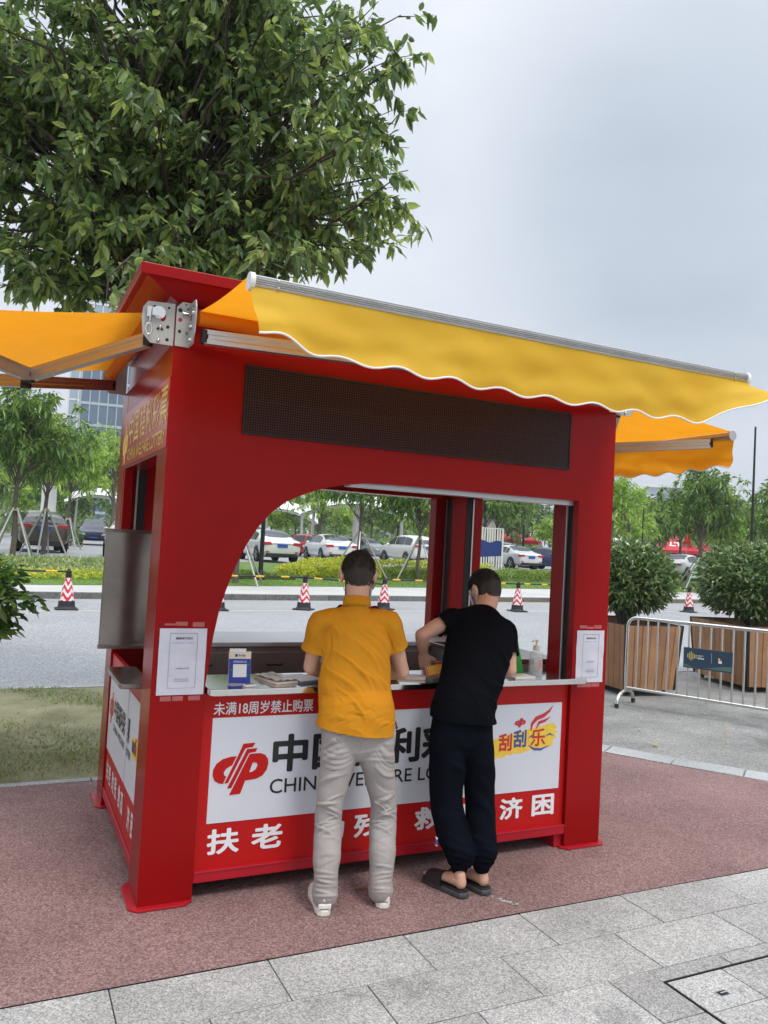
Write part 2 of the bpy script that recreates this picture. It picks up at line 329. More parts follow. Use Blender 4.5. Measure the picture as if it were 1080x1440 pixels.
# lettering: the default font's curves turned into a thin mesh and fitted to a given box
_tc = {}
def text(name, s, box, plane, mt, parent, depth=.0015, bold=0, shear=0, sx=1):
    """box=(u0,v0,u1,v1); plane=('front', y) reads along +x seen from -y; ('left', x) reads along -y seen from -x; or a Matrix"""
    cu = bpy.data.curves.new(name, 'FONT'); cu.body = s; cu.size = 1; cu.resolution_u = 3; cu.shear = shear
    ob = bpy.data.objects.new(name+'_t', cu); COL.objects.link(ob)
    bpy.context.view_layer.update()
    me = bpy.data.meshes.new_from_object(ob.evaluated_get(bpy.context.evaluated_depsgraph_get()))
    bpy.data.objects.remove(ob); bpy.data.curves.remove(cu)
    n = len(me.vertices); co = np.empty(n*3, np.float32); me.vertices.foreach_get('co', co); co = co.reshape(-1, 3)
    if n == 0: return None
    F0 = [tuple(p.vertices) for p in me.polygons]; bpy.data.meshes.remove(me)
    lo = co.min(0); hi = co.max(0); u0, v0, u1, v1 = box; b = bold
    su = (u1-u0)/(hi[0]-lo[0]+2*b); sv = (v1-v0)/(hi[1]-lo[1]+2*b)
    offs = [(0, 0)] if not b else [(0, 0)]+[(b*math.cos(a*math.pi/5+.3), b*math.sin(a*math.pi/5+.3)) for a in range(10)]
    V = []; F = []
    for k, (ox, oy) in enumerate(offs):           # heavier strokes: thin copies stacked a hair apart
        c = np.stack([u0+(co[:, 0]-lo[0]+b+ox)*su, v0+(co[:, 1]-lo[1]+b+oy)*sv, np.full(n, depth*(.4+.6*k/max(1, len(offs))))], 1)
        V.append(c); F += [tuple(i+n*k for i in f) for f in F0]
    co = np.concatenate(V)
    if isinstance(plane, Matrix): out = [tuple(plane @ Vector(c)) for c in co]
    elif plane[0] == 'front': out = [(c[0], plane[1]-c[2], c[1]) for c in co]
    else: out = [(plane[1]-c[2], -c[0], c[1]) for c in co]
    me = bpy.data.meshes.new(name); me.from_pydata(out, [], F); me.materials.append(M[mt]); me.update()
    o = bpy.data.objects.new(name, me); COL.objects.link(o); o.parent = parent
    return o
# ================================================================== GROUND
def sheet(name, pts, z, m, th=0.0):
    o = MB().add([(x, y, z) for x, y in pts], [tuple(range(len(pts)))]).build(name, m, fixn=False)
    if o.data.polygons[0].normal.z < 0: o.data.flip_normals()
    return tag(o, kind='structure')
def kerb_y(x): return 16.61+.1385*x
FB = [(-80, 7.5), (.4, 19.24), (7.9, 21.5), (21.2, 24.7), (30.5, 25.5), (60, 31), (160, 47)]
def foot_back(x):
    for (a, b), (c, d) in zip(FB, FB[1:]):
        if x <= c: return b+(d-b)*(x-a)/(c-a)
    return 47
def zg(x, y):
    t = max(0, min(1, (y-foot_back(x))/6)); return .15+.5*t*t*(3-2*t)
sheet('ground', [(-900, -120), (900, -120), (900, 1400), (-900, 1400)], -.12, 'plaza')
sheet('plaza', [(2.0, -.6), (60, -.6), (60, 5.40), (2.0, 5.40)], -.010, 'plaza')
edge = [(2.4, 3.45), (3.1, 3.10), (3.75, 2.40), (4.221, 1.731), (4.605, 1.125), (4.964, .644), (5.38, .02), (5.80, -.6)]
sheet('red_path', [(-14, -.6)]+edge[::-1]+[(2.4, 2.0), (-14, 2.0)], 0, 'rubber')
def kerbs():
    mb = MB(); rs = random.Random(3)
    def strip(pts, wid, hgt, length, gap=.006):
        P = [Vector((x, y, 0)) for x, y in pts]; seg = [(P[i+1]-P[i]).length for i in range(len(P)-1)]; tot = sum(seg)
        def at(s):
            for i, l in enumerate(seg):
                if s <= l or i == len(seg)-1: return P[i].lerp(P[i+1], min(1, s/l))
                s -= l
        s = 0
        while s < tot-.05:
            e = min(tot, s+length); a, b = at(s+gap), at(e-gap); t = (b-a).normalized(); nrm = Vector((-t.y, t.x, 0))
            z = hgt+rs.uniform(-.0015, .0015)
            mb.prism([(p.x, p.y) for p in (a, b, b+nrm*wid, a+nrm*wid)], 'z', -.1, z); s = e
    strip(edge[::-1], -.26, .008, .56)
    o = mb.build('path_kerb', 'kerb', bevel=.004); tag(o, kind='structure')
    mb = MB(); x = -14
    while x < 2.3:
        mb.box((x+.004, 2.003, -.1), (min(2.39, x+.996), 2.075, .006)); x += 1
    x = -60
    while x < 2.0:
        mb.box((x+.004, 5.40, -.1), (x+.996, 5.52, .004)); x += 1
    while x < 60:
        mb.box((x+.004, 5.40, -.1), (x+.996, 5.52, .002)); x += 1
    o = mb.build('verge_edging', 'kerb', bevel=.003); tag(o, kind='structure')
    mb = MB(); x = -70; a = math.atan(.1385)
    while x < 150:
        T = Matrix.Translation((x, kerb_y(x), 0)) @ Matrix.Rotation(a, 4, 'Z')
        mb.box((.004, 0, -.1), (.996/math.cos(a), .16, .15), T=T); x += 1
    o = mb.build('road_kerb', 'kerbdark', bevel=.012); tag(o, kind='structure')
kerbs()
XS = [-80, -40, -20, -10, .4, 4, 7.9, 14, 21.2, 25, 30.5, 45, 60, 100, 160]
sheet('road', [(-80, 5.52), (60, 5.52), (60, -20), (160, -20), (160, kerb_y(160)), (-80, kerb_y(-80))], -.006, 'asphalt')
def linestrip(name, x0, x1, yf, w, m, z=-.002):
    return sheet(name, [(x0, yf(x0)), (x1, yf(x1)), (x1, yf(x1)+w), (x0, yf(x0)+w)], z, m)
linestrip('road_line', -60, 120, lambda x: 13.62+.1247*x, .13, 'paint')
linestrip('kerbside_line', 12.5, 120, lambda x: kerb_y(x)-.16, .12, 'paintyel')
mb = MB()
mb.add([(x, kerb_y(x)+.155, .14) for x in XS]+[(x, foot_back(x), .14) for x in XS], [(i, i+1, i+1+len(XS), i+len(XS)) for i in range(len(XS)-1)])
tag(mb.build('footway', 'footway'), kind='structure')
def terrain():
    ds = [0, .15, 1, 2, 3, 4, 5, 6, 7.5]
    mb = MB(); n = len(XS)
    v = [(x, foot_back(x)+d, zg(x, foot_back(x)+d)) for d in ds for x in XS]
    mb.add(v, [(j*n+i, j*n+i+1, (j+1)*n+i+1, (j+1)*n+i) for j in range(len(ds)-1) for i in range(n-1)], 0, True)
    tag(mb.build('lawn', 'lawn'), kind='structure')
    mb = MB(); mb.add([(x, foot_back(x)+7.5, .65) for x in XS]+[(700, 90, .65), (700, 1300, .65), (-700, 1300, .65), (-700, 3, .65)],
        [tuple(range(n))+(n, n+1, n+2, n+3)])
    o = mb.build('parking_lot', 'asphalt'); tag(o, kind='structure')
    if o.data.polygons[0].normal.z < 0: o.data.flip_normals()
terrain()
def paving():
    rs = random.Random(5); mb = MB()
    cx0, cx1, cy0, cy1 = 1.888, 3.135, -1.925, -1.302
    def tile(x0, x1, y0, y1):
        z = rs.uniform(-.0012, .0012); g = .0026
        a, b, c, d = x0+g, x1-g, y0+g, y1-g; t = rs.uniform(-.0006, .0006)
        if b-a < .02 or d-c < .02: return
        mb.add([(a, c, -.05), (b, c, -.05), (b, d, -.05), (a, d, -.05), (a, c, z+t), (b, c, z-t), (b, d, z), (a, d, z)],
               [(4, 5, 6, 7), (0, 1, 5, 4), (1, 2, 6, 5), (2, 3, 7, 6), (3, 0, 4, 7)])
    for r in range(34):
        y1 = -.604-.307*r; y0 = y1-.307; off = -.188 if r % 2 == 0 else .119
        k = -22
        while k < 34:
            x0 = off+.6205*k; x1 = x0+.6205; k += 1
            if x1 <= cx0 or x0 >= cx1 or y1 <= cy0 or y0 >= cy1: tile(x0, x1, y0, y1); continue
            if x0 < cx0: tile(x0, cx0, y0, y1)
            if x1 > cx1: tile(cx1, x1, y0, y1)
            a, b = max(x0, cx0), min(x1, cx1)
            if y1 > cy1: tile(a, b, cy1, y1)
            if y0 < cy0: tile(a, b, y0, cy0)
    o = mb.build('stone_paving', 'granite', bevel=.0015, seg=1); tag(o, kind='structure')
    sheet('paving_bed', [(-14, -11.1), (21, -11.1), (21, -.604), (-14, -.604)], -.009, 'joint')
    # access cover set in the paving
    t = thing('access_cover', 'stone-filled access cover in a thin metal frame in the grey paving', 'access cover', (2.51, -1.61, 0))
    f = MB(); w, h = .618, .305
    for (a, b) in (((-w, h-.006, -.05), (w, h, .001)), ((-w, -h, -.05), (w, -h+.006, .001)), ((-w, -h+.006, -.05), (-w+.006, h-.006, .001)), ((w-.006, -h+.006, -.05), (w, h-.006, .001))): f.box(a, b)
    f.build('frame', 'darkmetal', t)
    s = MB()
    for (x0, x1) in ((-w+.011, -.303), (-.297, .32), (.326, w-.011)):
        for (y0, y1) in ((-h+.011, .067), (.073, h-.011)): s.box((x0, y0, -.04), (x1, y1, 0))
    s.build('stone_infill', 'granite', t, bevel=.0015, seg=1)
    k = MB().box((-.480, .135, -.02), (-.425, .172, .0022), 0); k.box((-.474, .140, .0022), (-.431, .167, .0030), 1); k.tube([(-.468, .153, .0045), (-.437, .153, .0045)], .0035, 6, 0)
    k.build('lifting_key_hole', ['steel', 'slot'], t)
paving()
def verge():
    # slightly uneven soil
    rs = np.random.RandomState(8); mb = MB()
    def f(u, v):
        x = -16+18.4*u; y = 2.075+3.325*v; e = min(1, v*8, (1-v)*8)
        return (x, y, -.004+e*(.022*math.sin(x*1.7+1)*math.sin(y*2.1)+.012*math.sin(x*5.1+y*3.3)+.02))
    mb.grid(f, 150, 30); tag(mb.build('verge_soil', 'soil'), kind='structure')
    tag(sheet('verge_soil_far', [(-60, 2.0), (-16, 2.0), (-16, 5.4), (-60, 5.4)], -.01, 'soil'), kind='structure')
    n = 60000; x = rs.uniform(-6, 2.35, n); y = rs.uniform(2.08, 5.35, n)
    den = np.sin(x*1.9+.6)*np.cos(y*1.6+x*.5)+.6*np.sin(x*4.3+y*2.9)+.9*np.exp(-((y-2.35)/.5)**2)+.35*np.exp(-((y-5.2)/.25)**2)
    k = den+rs.normal(0, .45, n) > .45; x, y = x[k], y[k]; n = len(x)
    b = np.stack([x, y, np.full(n, .01)], 1); d = rs.normal(0, .55, (n, 3)); d[:, 2] = 1
    me = leaf_mesh('verge_grass', b, d, rs.uniform(.03, .075, n), np.full(n, .007), rs, 'grassblade', detail=False, droop=.3)
    tag(npobj('verge_grass', me), 'patchy short grass on the dry soil verge', 'grass', kind='stuff')
    n = 26000; x = rs.uniform(-12, 40, n); y = np.array([foot_back(a) for a in x])+rs.uniform(.05, 3.2, n)
    b = np.stack([x, y, np.array([zg(a, c) for a, c in zip(x, y)])], 1); d = rs.normal(0, .45, (n, 3)); d[:, 2] = 1
    me = leaf_mesh('lawn_grass', b, d, rs.uniform(.04, .09, n), np.full(n, .03), rs, 'grasslawn', detail=False, droop=.3)
    tag(npobj('lawn_grass', me), 'bright lawn grass beyond the far footway', 'grass', kind='stuff')
    # fallen leaves
    pts = [(1.02, -.12, 'yellowish fallen leaf beside the white trainer of the man in yellow'), (3.9, -1.0, ''), (3.35, .9, ''), (4.55, 2.4, ''), (5.2, 2.3, ''), (4.9, 1.75, ''), (5.6, 1.6, ''),
           (-1.2, 8.3, ''), (5.4, 11.0, ''), (-1.5, 4.3, ''), (-.4, 2.5, ''), (-.9, 4.9, ''), (6.1, 2.0, ''), (2.35, .3, '')]
    for i, (px, py, lb) in enumerate(pts):
        a = rs.uniform(0, 6.28); l = rs.uniform(.05, .085)*(1.6 if py > 8 else 1)
        me = leaf_mesh('fallen_leaf', np.array([[0, 0, .008]]), np.array([[math.cos(a), math.sin(a), .12]]), np.array([l]), np.array([l*.5]), rs, 'leafdry', droop=.1)
        o = npobj('fallen_leaf', me); o.location = (px, py, .006)
        tag(o, lb or 'small dry fallen leaf lying on the ground away from the customers', 'leaf', 'fallen leaves')
M['leafdry'] = leafmat('dry_leaf', (.35, .22, .06), (.45, .33, .10), (.5, .45, .2), .6, .1)
verge()
def chalk():
    rs = random.Random(2); mb = MB(); P = [(1.655, -.405), (1.676, -.458), (1.700, -.498), (1.722, -.530)]
    for i in range(26):
        t = rs.random()*2.99; k = int(t); x = P[k][0]+(P[k+1][0]-P[k][0])*(t-k)+rs.gauss(0, .007); y = P[k][1]+(P[k+1][1]-P[k][1])*(t-k)+rs.gauss(0, .004); s_ = rs.uniform(.002, .007)
        mb.add([(x-s_*1.6, y, .003), (x, y-s_, .003), (x+s_*1.6, y, .003), (x, y+s_, .003)], [(0, 1, 2, 3)])
    tag(mb.build('chalk_scuff', 'paint'), 'whitish scuff flecks on the red path by the sandals', 'scuff', kind='stuff')
chalk()

# ================================================================== KIOSK
KW, KD = 2.678, 1.70
kiosk = thing('lottery_kiosk', 'red steel lottery kiosk with arched counter window, LED panel and yellow awnings', 'kiosk', (0, 0, 0))
def ledmat():
    m = bpy.data.materials.new('led_panel_face'); m.use_nodes = True; nt = m.node_tree; N = nt.nodes; L = nt.links; b = N['Principled BSDF']
    b.inputs['Roughness'].default_value = .45
    tc = N.new('ShaderNodeTexCoord'); sp = N.new('ShaderNodeSeparateXYZ'); L.new(tc.outputs['Object'], sp.inputs[0])
    def ax(o):
        mm = N.new('ShaderNodeMath'); mm.operation = 'MULTIPLY'; mm.inputs[1].default_value = 1/.0125; L.new(o, mm.inputs[0])
        fr = N.new('ShaderNodeMath'); fr.operation = 'FRACT'; L.new(mm.outputs[0], fr.inputs[0])
        su = N.new('ShaderNodeMath'); su.operation = 'SUBTRACT'; su.inputs[1].default_value = .5; L.new(fr.outputs[0], su.inputs[0])
        sq = N.new('ShaderNodeMath'); sq.operation = 'POWER'; sq.inputs[1].default_value = 2; ab = N.new('ShaderNodeMath'); ab.operation = 'ABSOLUTE'
        L.new(su.outputs[0], ab.inputs[0]); L.new(ab.outputs[0], sq.inputs[0]); return sq
    a = ax(sp.outputs['X']); c = ax(sp.outputs['Z']); ad = N.new('ShaderNodeMath'); ad.operation = 'ADD'; L.new(a.outputs[0], ad.inputs[0]); L.new(c.outputs[0], ad.inputs[1])
    lt = N.new('ShaderNodeMath'); lt.operation = 'LESS_THAN'; lt.inputs[1].default_value = .075; L.new(ad.outputs[0], lt.inputs[0])
    mx = N.new('ShaderNodeMixRGB'); mx.inputs[1].default_value = (.010, .005, .006, 1); mx.inputs[2].default_value = (.085, .038, .036, 1); b.inputs['Specular IOR Level'].default_value = .2; L.new(lt.outputs[0], mx.inputs[0])
    L.new(mx.outputs[0], b.inputs['Base Color']); return m
M['led'] = ledmat()

def build_kiosk():
    K = kiosk
    # front facade: both front posts and the arched header in one sheet-metal shell, 50 mm lip then black shutter slot then jamb
    arch = [(.25, 0), (.25, 1.0), (.262, 1.12), (.275, 1.24), (.295, 1.36), (.322, 1.459), (.36, 1.57), (.408, 1.68), (.465, 1.775), (.53, 1.85), (.60, 1.905), (.70, 1.953), (.80, 1.988), (.90, 2.012), (1.02, 2.03), (1.2, 2.035), (2.422, 2.04), (2.422, 0)]
    def shell(y0, y1, dx, m):
        a = [(x+dx if x < 1.1 and x >= .25 else (x-dx if x > 2.4 else x), z-(0 if z < 1.9 else 0)) for x, z in arch]
        return a
    mb = MB(); n = len(arch)
    # the face as a strip of quads between arch line and outer outline
    outer = [(0, 0), (0, 1.0), (0, 1.12), (0, 1.24), (0, 1.36), (0, 1.459), (0, 1.57), (0, 1.68), (0, 1.80), (0, 2.0), (0, 2.3), (0, 2.6), (.30, 2.6), (.6, 2.6), (.9, 2.6), (1.3, 2.6), (KW, 2.6), (KW, 0)]
    def layer(y): return [(x, y, z) for x, z in arch]+[(x, y, z) for x, z in outer]
    mb.add(layer(0), [(i, i+1, n+i+1, n+i) for i in range(n-1)])
    mb.add(layer(.05)[:n]+layer(0)[:n], [(i, i+1, n+i+1, n+i) for i in range(n-1)])
    mb.add([(0, 0, 0), (0, .25, 0), (0, .25, 2.6), (0, 0, 2.6)], [(0, 1, 2, 3)][::-1]); mb.add([(KW, 0, 0), (KW, .25, 0), (KW, .25, 2.6), (KW, 0, 2.6)], [(0, 1, 2, 3)])
    mb.add(layer(.05), [(n+i, n+i+1, i+1, i) for i in range(n-1)])
    mb.add([(0, 0, 2.6), (KW, 0, 2.6), (KW, .25, 2.6), (0, .25, 2.6)], [(0, 1, 2, 3)])
    f = mb.build('facade', 'red', K, fixn=True)
    # inner jambs of the front posts
    mb = MB()
    mb.box((.002, .12, 0), (.25, .25, 2.598)); mb.box((2.428, .12, 0), (KW-.002, .25, 2.598)); mb.box((.25, .12, 2.055), (2.428, .25, 2.55))
    mb.build('inner_frame', 'red', K, bevel=.003)
    mb = MB(); mb.box((.26, .052, .98), (.262, .118, 2.06)); mb.box((2.438, .052, .98), (2.60, .118, 2.2)); mb.box((.25, .053, 2.06), (2.43, .118, 2.2)); mb.box((.05, .055, .98), (.245, .115, 2.3))
    mb.build('shutter_track', 'slot', K)
    mb = MB(); mb.box((2.424, .112, .99), (2.436, .121, 2.05)); mb.box((.95, .045, 2.012), (2.42, .115, 2.042)); mb.box((.253, .112, .99), (.262, .121, 1.9))
    mb.build('shutter_rail', 'alu', K, bevel=.002)
    # rear posts, each an L of two boxes with a black track
    for sx in (0, 1):
        X = (lambda x: x) if not sx else (lambda x: KW-x)
        def bx(mb, a, b): mb.box((min(X(a[0]), X(b[0])), a[1], a[2]), (max(X(a[0]), X(b[0])), b[1], b[2]))
        mb = MB(); bx(mb, (0, 1.45, 0), (.25, KD, 2.6)); bx(mb, (.25, 1.60, .98), (.33, KD-.004, 2.1)); (None if sx else bx(mb, (.002, 1.40, .98), (.055, 1.45, 2.2)))
        p = mb.build('rear_post', 'red', K, bevel=.004)
        t = MB(); bx(t, (.095, 1.447, 1.0), (.145, 1.4515, 2.12)); bx(t, (.2485, 1.50, 1.0), (.2515, 1.56, 2.1)); t.build('track', 'slot', p)
        t = MB(); bx(t, (.083, 1.440, 1.0), (.094, 1.4485, 2.12)); bx(t, (.2485, 1.565, 1.0), (.258, 1.575, 2.1)); t.build('rail', 'alu', p)
    # base plates with clipped corners
    for (x0, x1, y0, y1) in ((0, .25, 0, .25), (2.428, KW, 0, .25), (0, .25, 1.45, KD), (2.428, KW, 1.45, KD)):
        e = .036; c = .035; a, b, cc, d = x0-e, x1+(.0 if x0 == 0 else e), y0-e, y1+e
        if x0 > 1: a = x0-e
        pts = [(a+c, cc), (b-c, cc), (b, cc+c), (b, d-c), (b-c, d), (a+c, d), (a, d-c), (a, cc+c)]
        o = MB().prism(pts, 'z', .002, .012).build('base_plate', 'redlip', K, bevel=.002)
    # beams, side frames, fascia band above
    mb = MB()
    mb.box((.001, .25, 2.10), (.12, 1.45, 2.6)); mb.box((KW-.12, .25, 2.10), (KW-.001, 1.45, 2.6)); mb.box((.25, 1.55, 2.09), (2.428, KD-.001, 2.6))
    mb.build('beam', 'red', K, bevel=.003)
    mb = MB(); mb.box((.03, .03, 2.602), (KW-.03, KD-.03, 2.80)); mb.build('upper_band', 'red', K, bevel=.003)
    mb = MB(); mb.box((.13, .26, 2.30), (KW-.13, 1.54, 2.33)); mb.build('ceiling', 'red', K)
    # roof slab with stepped eaves
    mb = MB()
    mb.box((-.18, -.10, 2.875), (KW+.18, KD+.12, 2.928))
    def rg(e, z): return [(-e, -e*.6, z), (KW+e, -e*.6, z), (KW+e, KD+e*.7, z), (-e, KD+e*.7, z)]
    mb.add(rg(-.005, 2.801)+rg(.03, 2.815)+rg(.12, 2.862)+rg(.15, 2.8745), [(4*k+i, 4*k+(i+1) % 4, 4*k+4+(i+1) % 4, 4*k+4+i) for k in range(3) for i in range(4)]+[(3, 2, 1, 0), (12, 13, 14, 15)])
    mb.box((.4, .3, 2.929), (KW-.4, KD-.3, 2.96))
    mb.build('roof', 'red', K, bevel=.004)
    # LED panel
    mb = MB(); x0, x1, z0, z1 = .356, 2.319, 2.224, 2.545
    mb.box((x0, -.012, z0), (x1, -.0015, z1)); led = mb.build('led_panel', 'led', K)
    mb = MB(); w = .007
    for a, b in (((x0-w, -.016, z0-w), (x1+w, -.001, z0)), ((x0-w, -.016, z1), (x1+w, -.001, z1+w)), ((x0-w, -.016, z0), (x0, -.001, z1)), ((x1, -.016, z0), (x1+w, -.001, z1))): mb.box(a, b)
    mb.box((x0+.32*5, -.0125, z0), (x0+.32*5+.0015, -.012, z0+.16)); mb.box((x0, -.0125, z0+.16), (x1, -.012, z0+.1612))
    mb.build('frame', 'darkmetal', led)
    # counter front: panel, printed vinyl, lower rail
    mb = MB(); mb.box((.252, .028, .10), (2.426, .06, .965)); mb.build('counter_front', 'redvinyl', K)
    mb = MB(); MB().box((.12, .16, .03), (2.56, 1.58, .10)).build('added_shade_pan', 'darkmetal', K); mb.box((.252, .004, .083), (2.426, .10, .128)); mb.box((.252, -.001, .128), (2.426, .03, .136)); mb.box((2.37, .03, .0), (2.43, .2, .09))  # dark pan added beneath to block light, so the gap stays in shade
    mb.build('bottom_rail', 'redlip', K, bevel=.003)
    V = .026
    ad = MB().box((.304, V-.001, .347), (2.381, V+.002, .846)).build('advert_panel', 'white', K)
    P = ('front', V)
    A = lambda *a, **k: text('lettering', *a, parent=ad, **k)
    A('未满18周岁禁止购票', (.306, .858, .812, .921), P, 'whitetxt', bold=.012)
    P2 = ('front', V-.0015)
    A('中国福利彩票', (.612, .565, 1.872, .752), P2, 'black', bold=.035)
    A('CHINA WELFARE LOTTERY', (.607, .463, 1.868, .534), P2, 'black', bold=.006)
    for s, x in (('扶', .312), ('老', .530), ('助', .862), ('残', 1.075), ('救', 1.430), ('孤', 1.640), ('济', 1.974), ('困', 2.196)):
        A(s, (x, .198, x+.158, .318), P, 'whitetxt', bold=.03, shear=.0)
    # emblem: two mirrored bowls joined by three slanted bars
    def emblem(T, parent, mt, name='emblem', gap=.004):
        mb = MB()
        # left bowl, two slanted bars with flags, then the stem and right bowl; unit box 1 wide, .86 high
        shapes = ([(268, 378), (240, 378), (200, 388), (170, 410), (155, 440), (154, 470), (165, 497), (188, 512), (208, 516), (222, 478), (212, 474), (208, 458), (218, 440), (236, 428), (247, 424)],
            [(298, 315), (358, 313), (346, 335), (318, 338), (308, 342), (232, 513), (214, 515), (274, 378)],
            [(318, 344), (371, 342), (362, 361), (335, 364), (327, 369), (250, 541), (229, 541), (300, 385)],
            [(338, 370), (366, 369), (346, 430), (335, 466), (318, 507), (296, 574), (241, 577), (331, 374)],
            [(366.4, 369), (390, 370), (412, 380), (428, 402), (431, 425), (425, 458), (405, 487), (375, 502), (340, 506), (318.5, 507), (335.5, 466), (352, 464), (368, 452), (376, 432), (370, 418), (350, 416)])
        for sh in shapes: mb.prism([((x-153)/278, (577-z)/307) for x, z in sh], 'y', -.0015, 0)
        mb.map(lambda p: T @ p)
        return mb.build(name, mt, parent)
    emblem(Matrix.Translation((.318, V-.0015, .474)) @ Matrix.Diagonal((.275, 1, .284, 1)), ad, 'redvinyl')
    # brushed scratch-card logo: yellow swipe, three characters, swirl
    lg = MB(); rs = random.Random(4); N = 30; top = []; bot = []
    for i in range(N+1):
        u = i/N; x = 1.905+.42*u; top.append((x, .655+.075*u+rs.uniform(-.006, .006))); bot.append((x, .545+.055*u+rs.uniform(-.008, .008)))
    lg.prism([(1.905, .60)]+top+[(2.352, .70), (2.33, .69), (2.36, .675), (2.335, .662), (2.35, .645), (2.325, .635)]+bot[::-1], 'y', V-.002, V-.0012)
    lgo = lg.build('brush_mark', 'logoyel', ad)
    P3 = ('front', V-.0022)
    A('刮', (1.945, .585, 2.035, .685), P3, 'logored', bold=.03); A('刮', (2.045, .60, 2.135, .70), P3, 'logoblue', bold=.03)
    A('乐', (2.165, .60, 2.27, .70), P3, 'logored', bold=.02)
    def swoosh(pts, w, m): # flat tapered stroke
        sw = MB()
        n = len(pts); L_ = []; R_ = []
        for i, (x, z) in enumerate(pts):
            a = Vector(pts[min(i+1, n-1)])-Vector(pts[max(i-1, 0)]); a.normalize(); t = i/(n-1); ww = w*math.sin(math.pi*min(.97, t*.9+.08))
            L_.append((x-a.y*ww, z+a.x*ww)); R_.append((x+a.y*ww, z-a.x*ww))
        for i in range(n-1): sw.prism([L_[i], L_[i+1], R_[i+1], R_[i]], 'y', V-.0036, V-.0026)
        sw.build('swirl', 'logoblue' if m else 'logored', ad)
    swoosh([(2.165, .69), (2.17, .73), (2.20, .76), (2.25, .775), (2.29, .80), (2.315, .83)], .012, 0)
    swoosh([(2.20, .70), (2.22, .735), (2.26, .745), (2.30, .765)], .009, 0)
    swoosh([(2.15, .61), (2.19, .585), (2.24, .58), (2.30, .60)], .007, 1); swoosh([(2.15, .65), (2.17, .662), (2.19, .65)], .005, 1); swoosh([(2.27, .655), (2.30, .667), (2.33, .655)], .005, 1)
    emblem(Matrix.Translation((2.05, V-.003, .715)) @ Matrix.Diagonal((.075, 1, .06, 1)), ad, 'logored')
    # counters: front shelf
    def counter(name, pts, z0, z1, parent=K, m='steel'): return MB().prism(pts, 'z', z0, z1).build(name, m, parent, bevel=.004)
    def rr(x0, y0, x1, y1, r=.03):
        o = []
        for cx, cy, a0 in ((x1-r, y1-r, 0), (x0+r, y1-r, 90), (x0+r, y0+r, 180), (x1-r, y0+r, 270)):
            for k in range(5): a = R(a0+22.5*k); o.append((cx+r*math.cos(a), cy+r*math.sin(a)))
        return o
    counter('front_counter', rr(.256, -.062, 2.50, .34), .966, .998)
    counter('side_shelf', rr(-.100, .258, .05, .78), .950, .975, m='steeldark')
    # rear and side inner cabinets
    mb = MB(); mb.box((.06, 1.18, 1.02), (2.62, 1.74, 1.05)); mb.build('rear_counter', 'steelpale', K, bevel=.004)
    mb = MB(); mb.box((2.12, .342, 1.02), (2.62, 1.178, 1.05)); mb.build('side_counter', 'steeldark', K, bevel=.004)
    cab = MB().box((.25, 1.20, .12), (2.12, 1.69, 1.019)).box((2.14, .35, .12), (2.62, 1.199, 1.019)).build('cabinet', 'cabsteel', K)
    for i in range(4):
        x = .30+i*.46
        d = MB().box((x, 1.188, .84), (x+.445, 1.1985, .985)).build('drawer', 'cabsteel', cab, bevel=.003)
        MB().tube([(x+.17, 1.185, .91), (x+.17, 1.17, .905), (x+.27, 1.17, .905), (x+.27, 1.185, .91)], .004, 6).build('handle', 'darkmetal', d)
    MB().box((2.126, .36, .84), (2.139, .76, .985)).box((2.126, .77, .84), (2.139, 1.18, .985)).build('side_drawer', 'cabsteel', cab, bevel=.003)
    MB().tube([(2.133, 1.193, .5), (2.133, 1.193, 1.018)], .007, 8).build('corner_strip', 'steel', cab)
    MB().box((.07, .07, .93), (2.60, .34, .965)).build('counter_frame', 'red', K)
    # left side: doors with advert, shutter box, banner
    def side(x): return ('left', x)
    mb = MB(); mb.box((.012, .256, .13), (.04, .655, .95)); d1 = mb.build('side_door', 'redvinyl', K, bevel=.002)
    mb = MB(); mb.box((.012, .665, .13), (.04, 1.445, .95)); d2 = mb.build('side_panel', 'redvinyl', K, bevel=.002)
    MB().box((.008, .262, .375), (.0125, .648, .87)).build('advert_panel', 'white', d1); MB().box((.008, .675, .375), (.0125, 1.42, .87)).build('advert_panel', 'white', d2)
    MB().box((.004, .25, .07), (.06, 1.45, .125)).build('side_rail', 'redlip', K, bevel=.003)
    Q = side(.0085); B = lambda s, y0, z0, y1, z1, mt, d=d2, **k: text('lettering', s, (-y0, z0, -y1, z1), Q, mt, d, **k)
    B('中国福利彩', 1.19, .60, .72, .73, 'black', bold=.03); B('票', .64, .60, .56, .73, 'black', d1, bold=.03); B('CHINA WELFARE', 1.19, .535, .72, .575, 'black', bold=.01); B('LOTTERY', .64, .535, .50, .575, 'black', d1, bold=.01)
    e = emblem(Matrix(((0, 1, 0, .0085), (-1, 0, 0, 1.38), (0, 0, 1, .55), (0, 0, 0, 1))) @ Matrix.Diagonal((.17, 1, .22, 1)), d2, 'redvinyl')
    MB().prism([(.30, .585), (.46, .57), (.47, .66), (.31, .70)], 'x', .0065, .0078).build('brush_mark', 'logoyel', d1)
    Q = side(.0062); B('刮刮', .45, .60, .37, .66, 'logoblue', d1, bold=.03); B('乐', .365, .60, .31, .69, 'logored', d1, bold=.03)
    Q = side(.0118)
    for s, y, d in (('扶', 1.38, d2), ('老', 1.27, d2), ('助', 1.12, d2), ('残', 1.01, d2), ('救', .85, d2), ('孤', .745, d2), ('济', .50, d1), ('困', .37, d1)): B(s, y, .20, y-.085, .32, 'whitetxt', d, bold=.03)
    # the same three panels on the right and the rear, plain
    MB().box((KW-.04, .256, .13), (KW-.012, 1.445, .95)).build('side_panel', 'redvinyl', K, bevel=.002); MB().box((.252, KD-.04, .13), (2.426, KD-.012, .95)).build('rear_panel', 'redvinyl', K, bevel=.002)
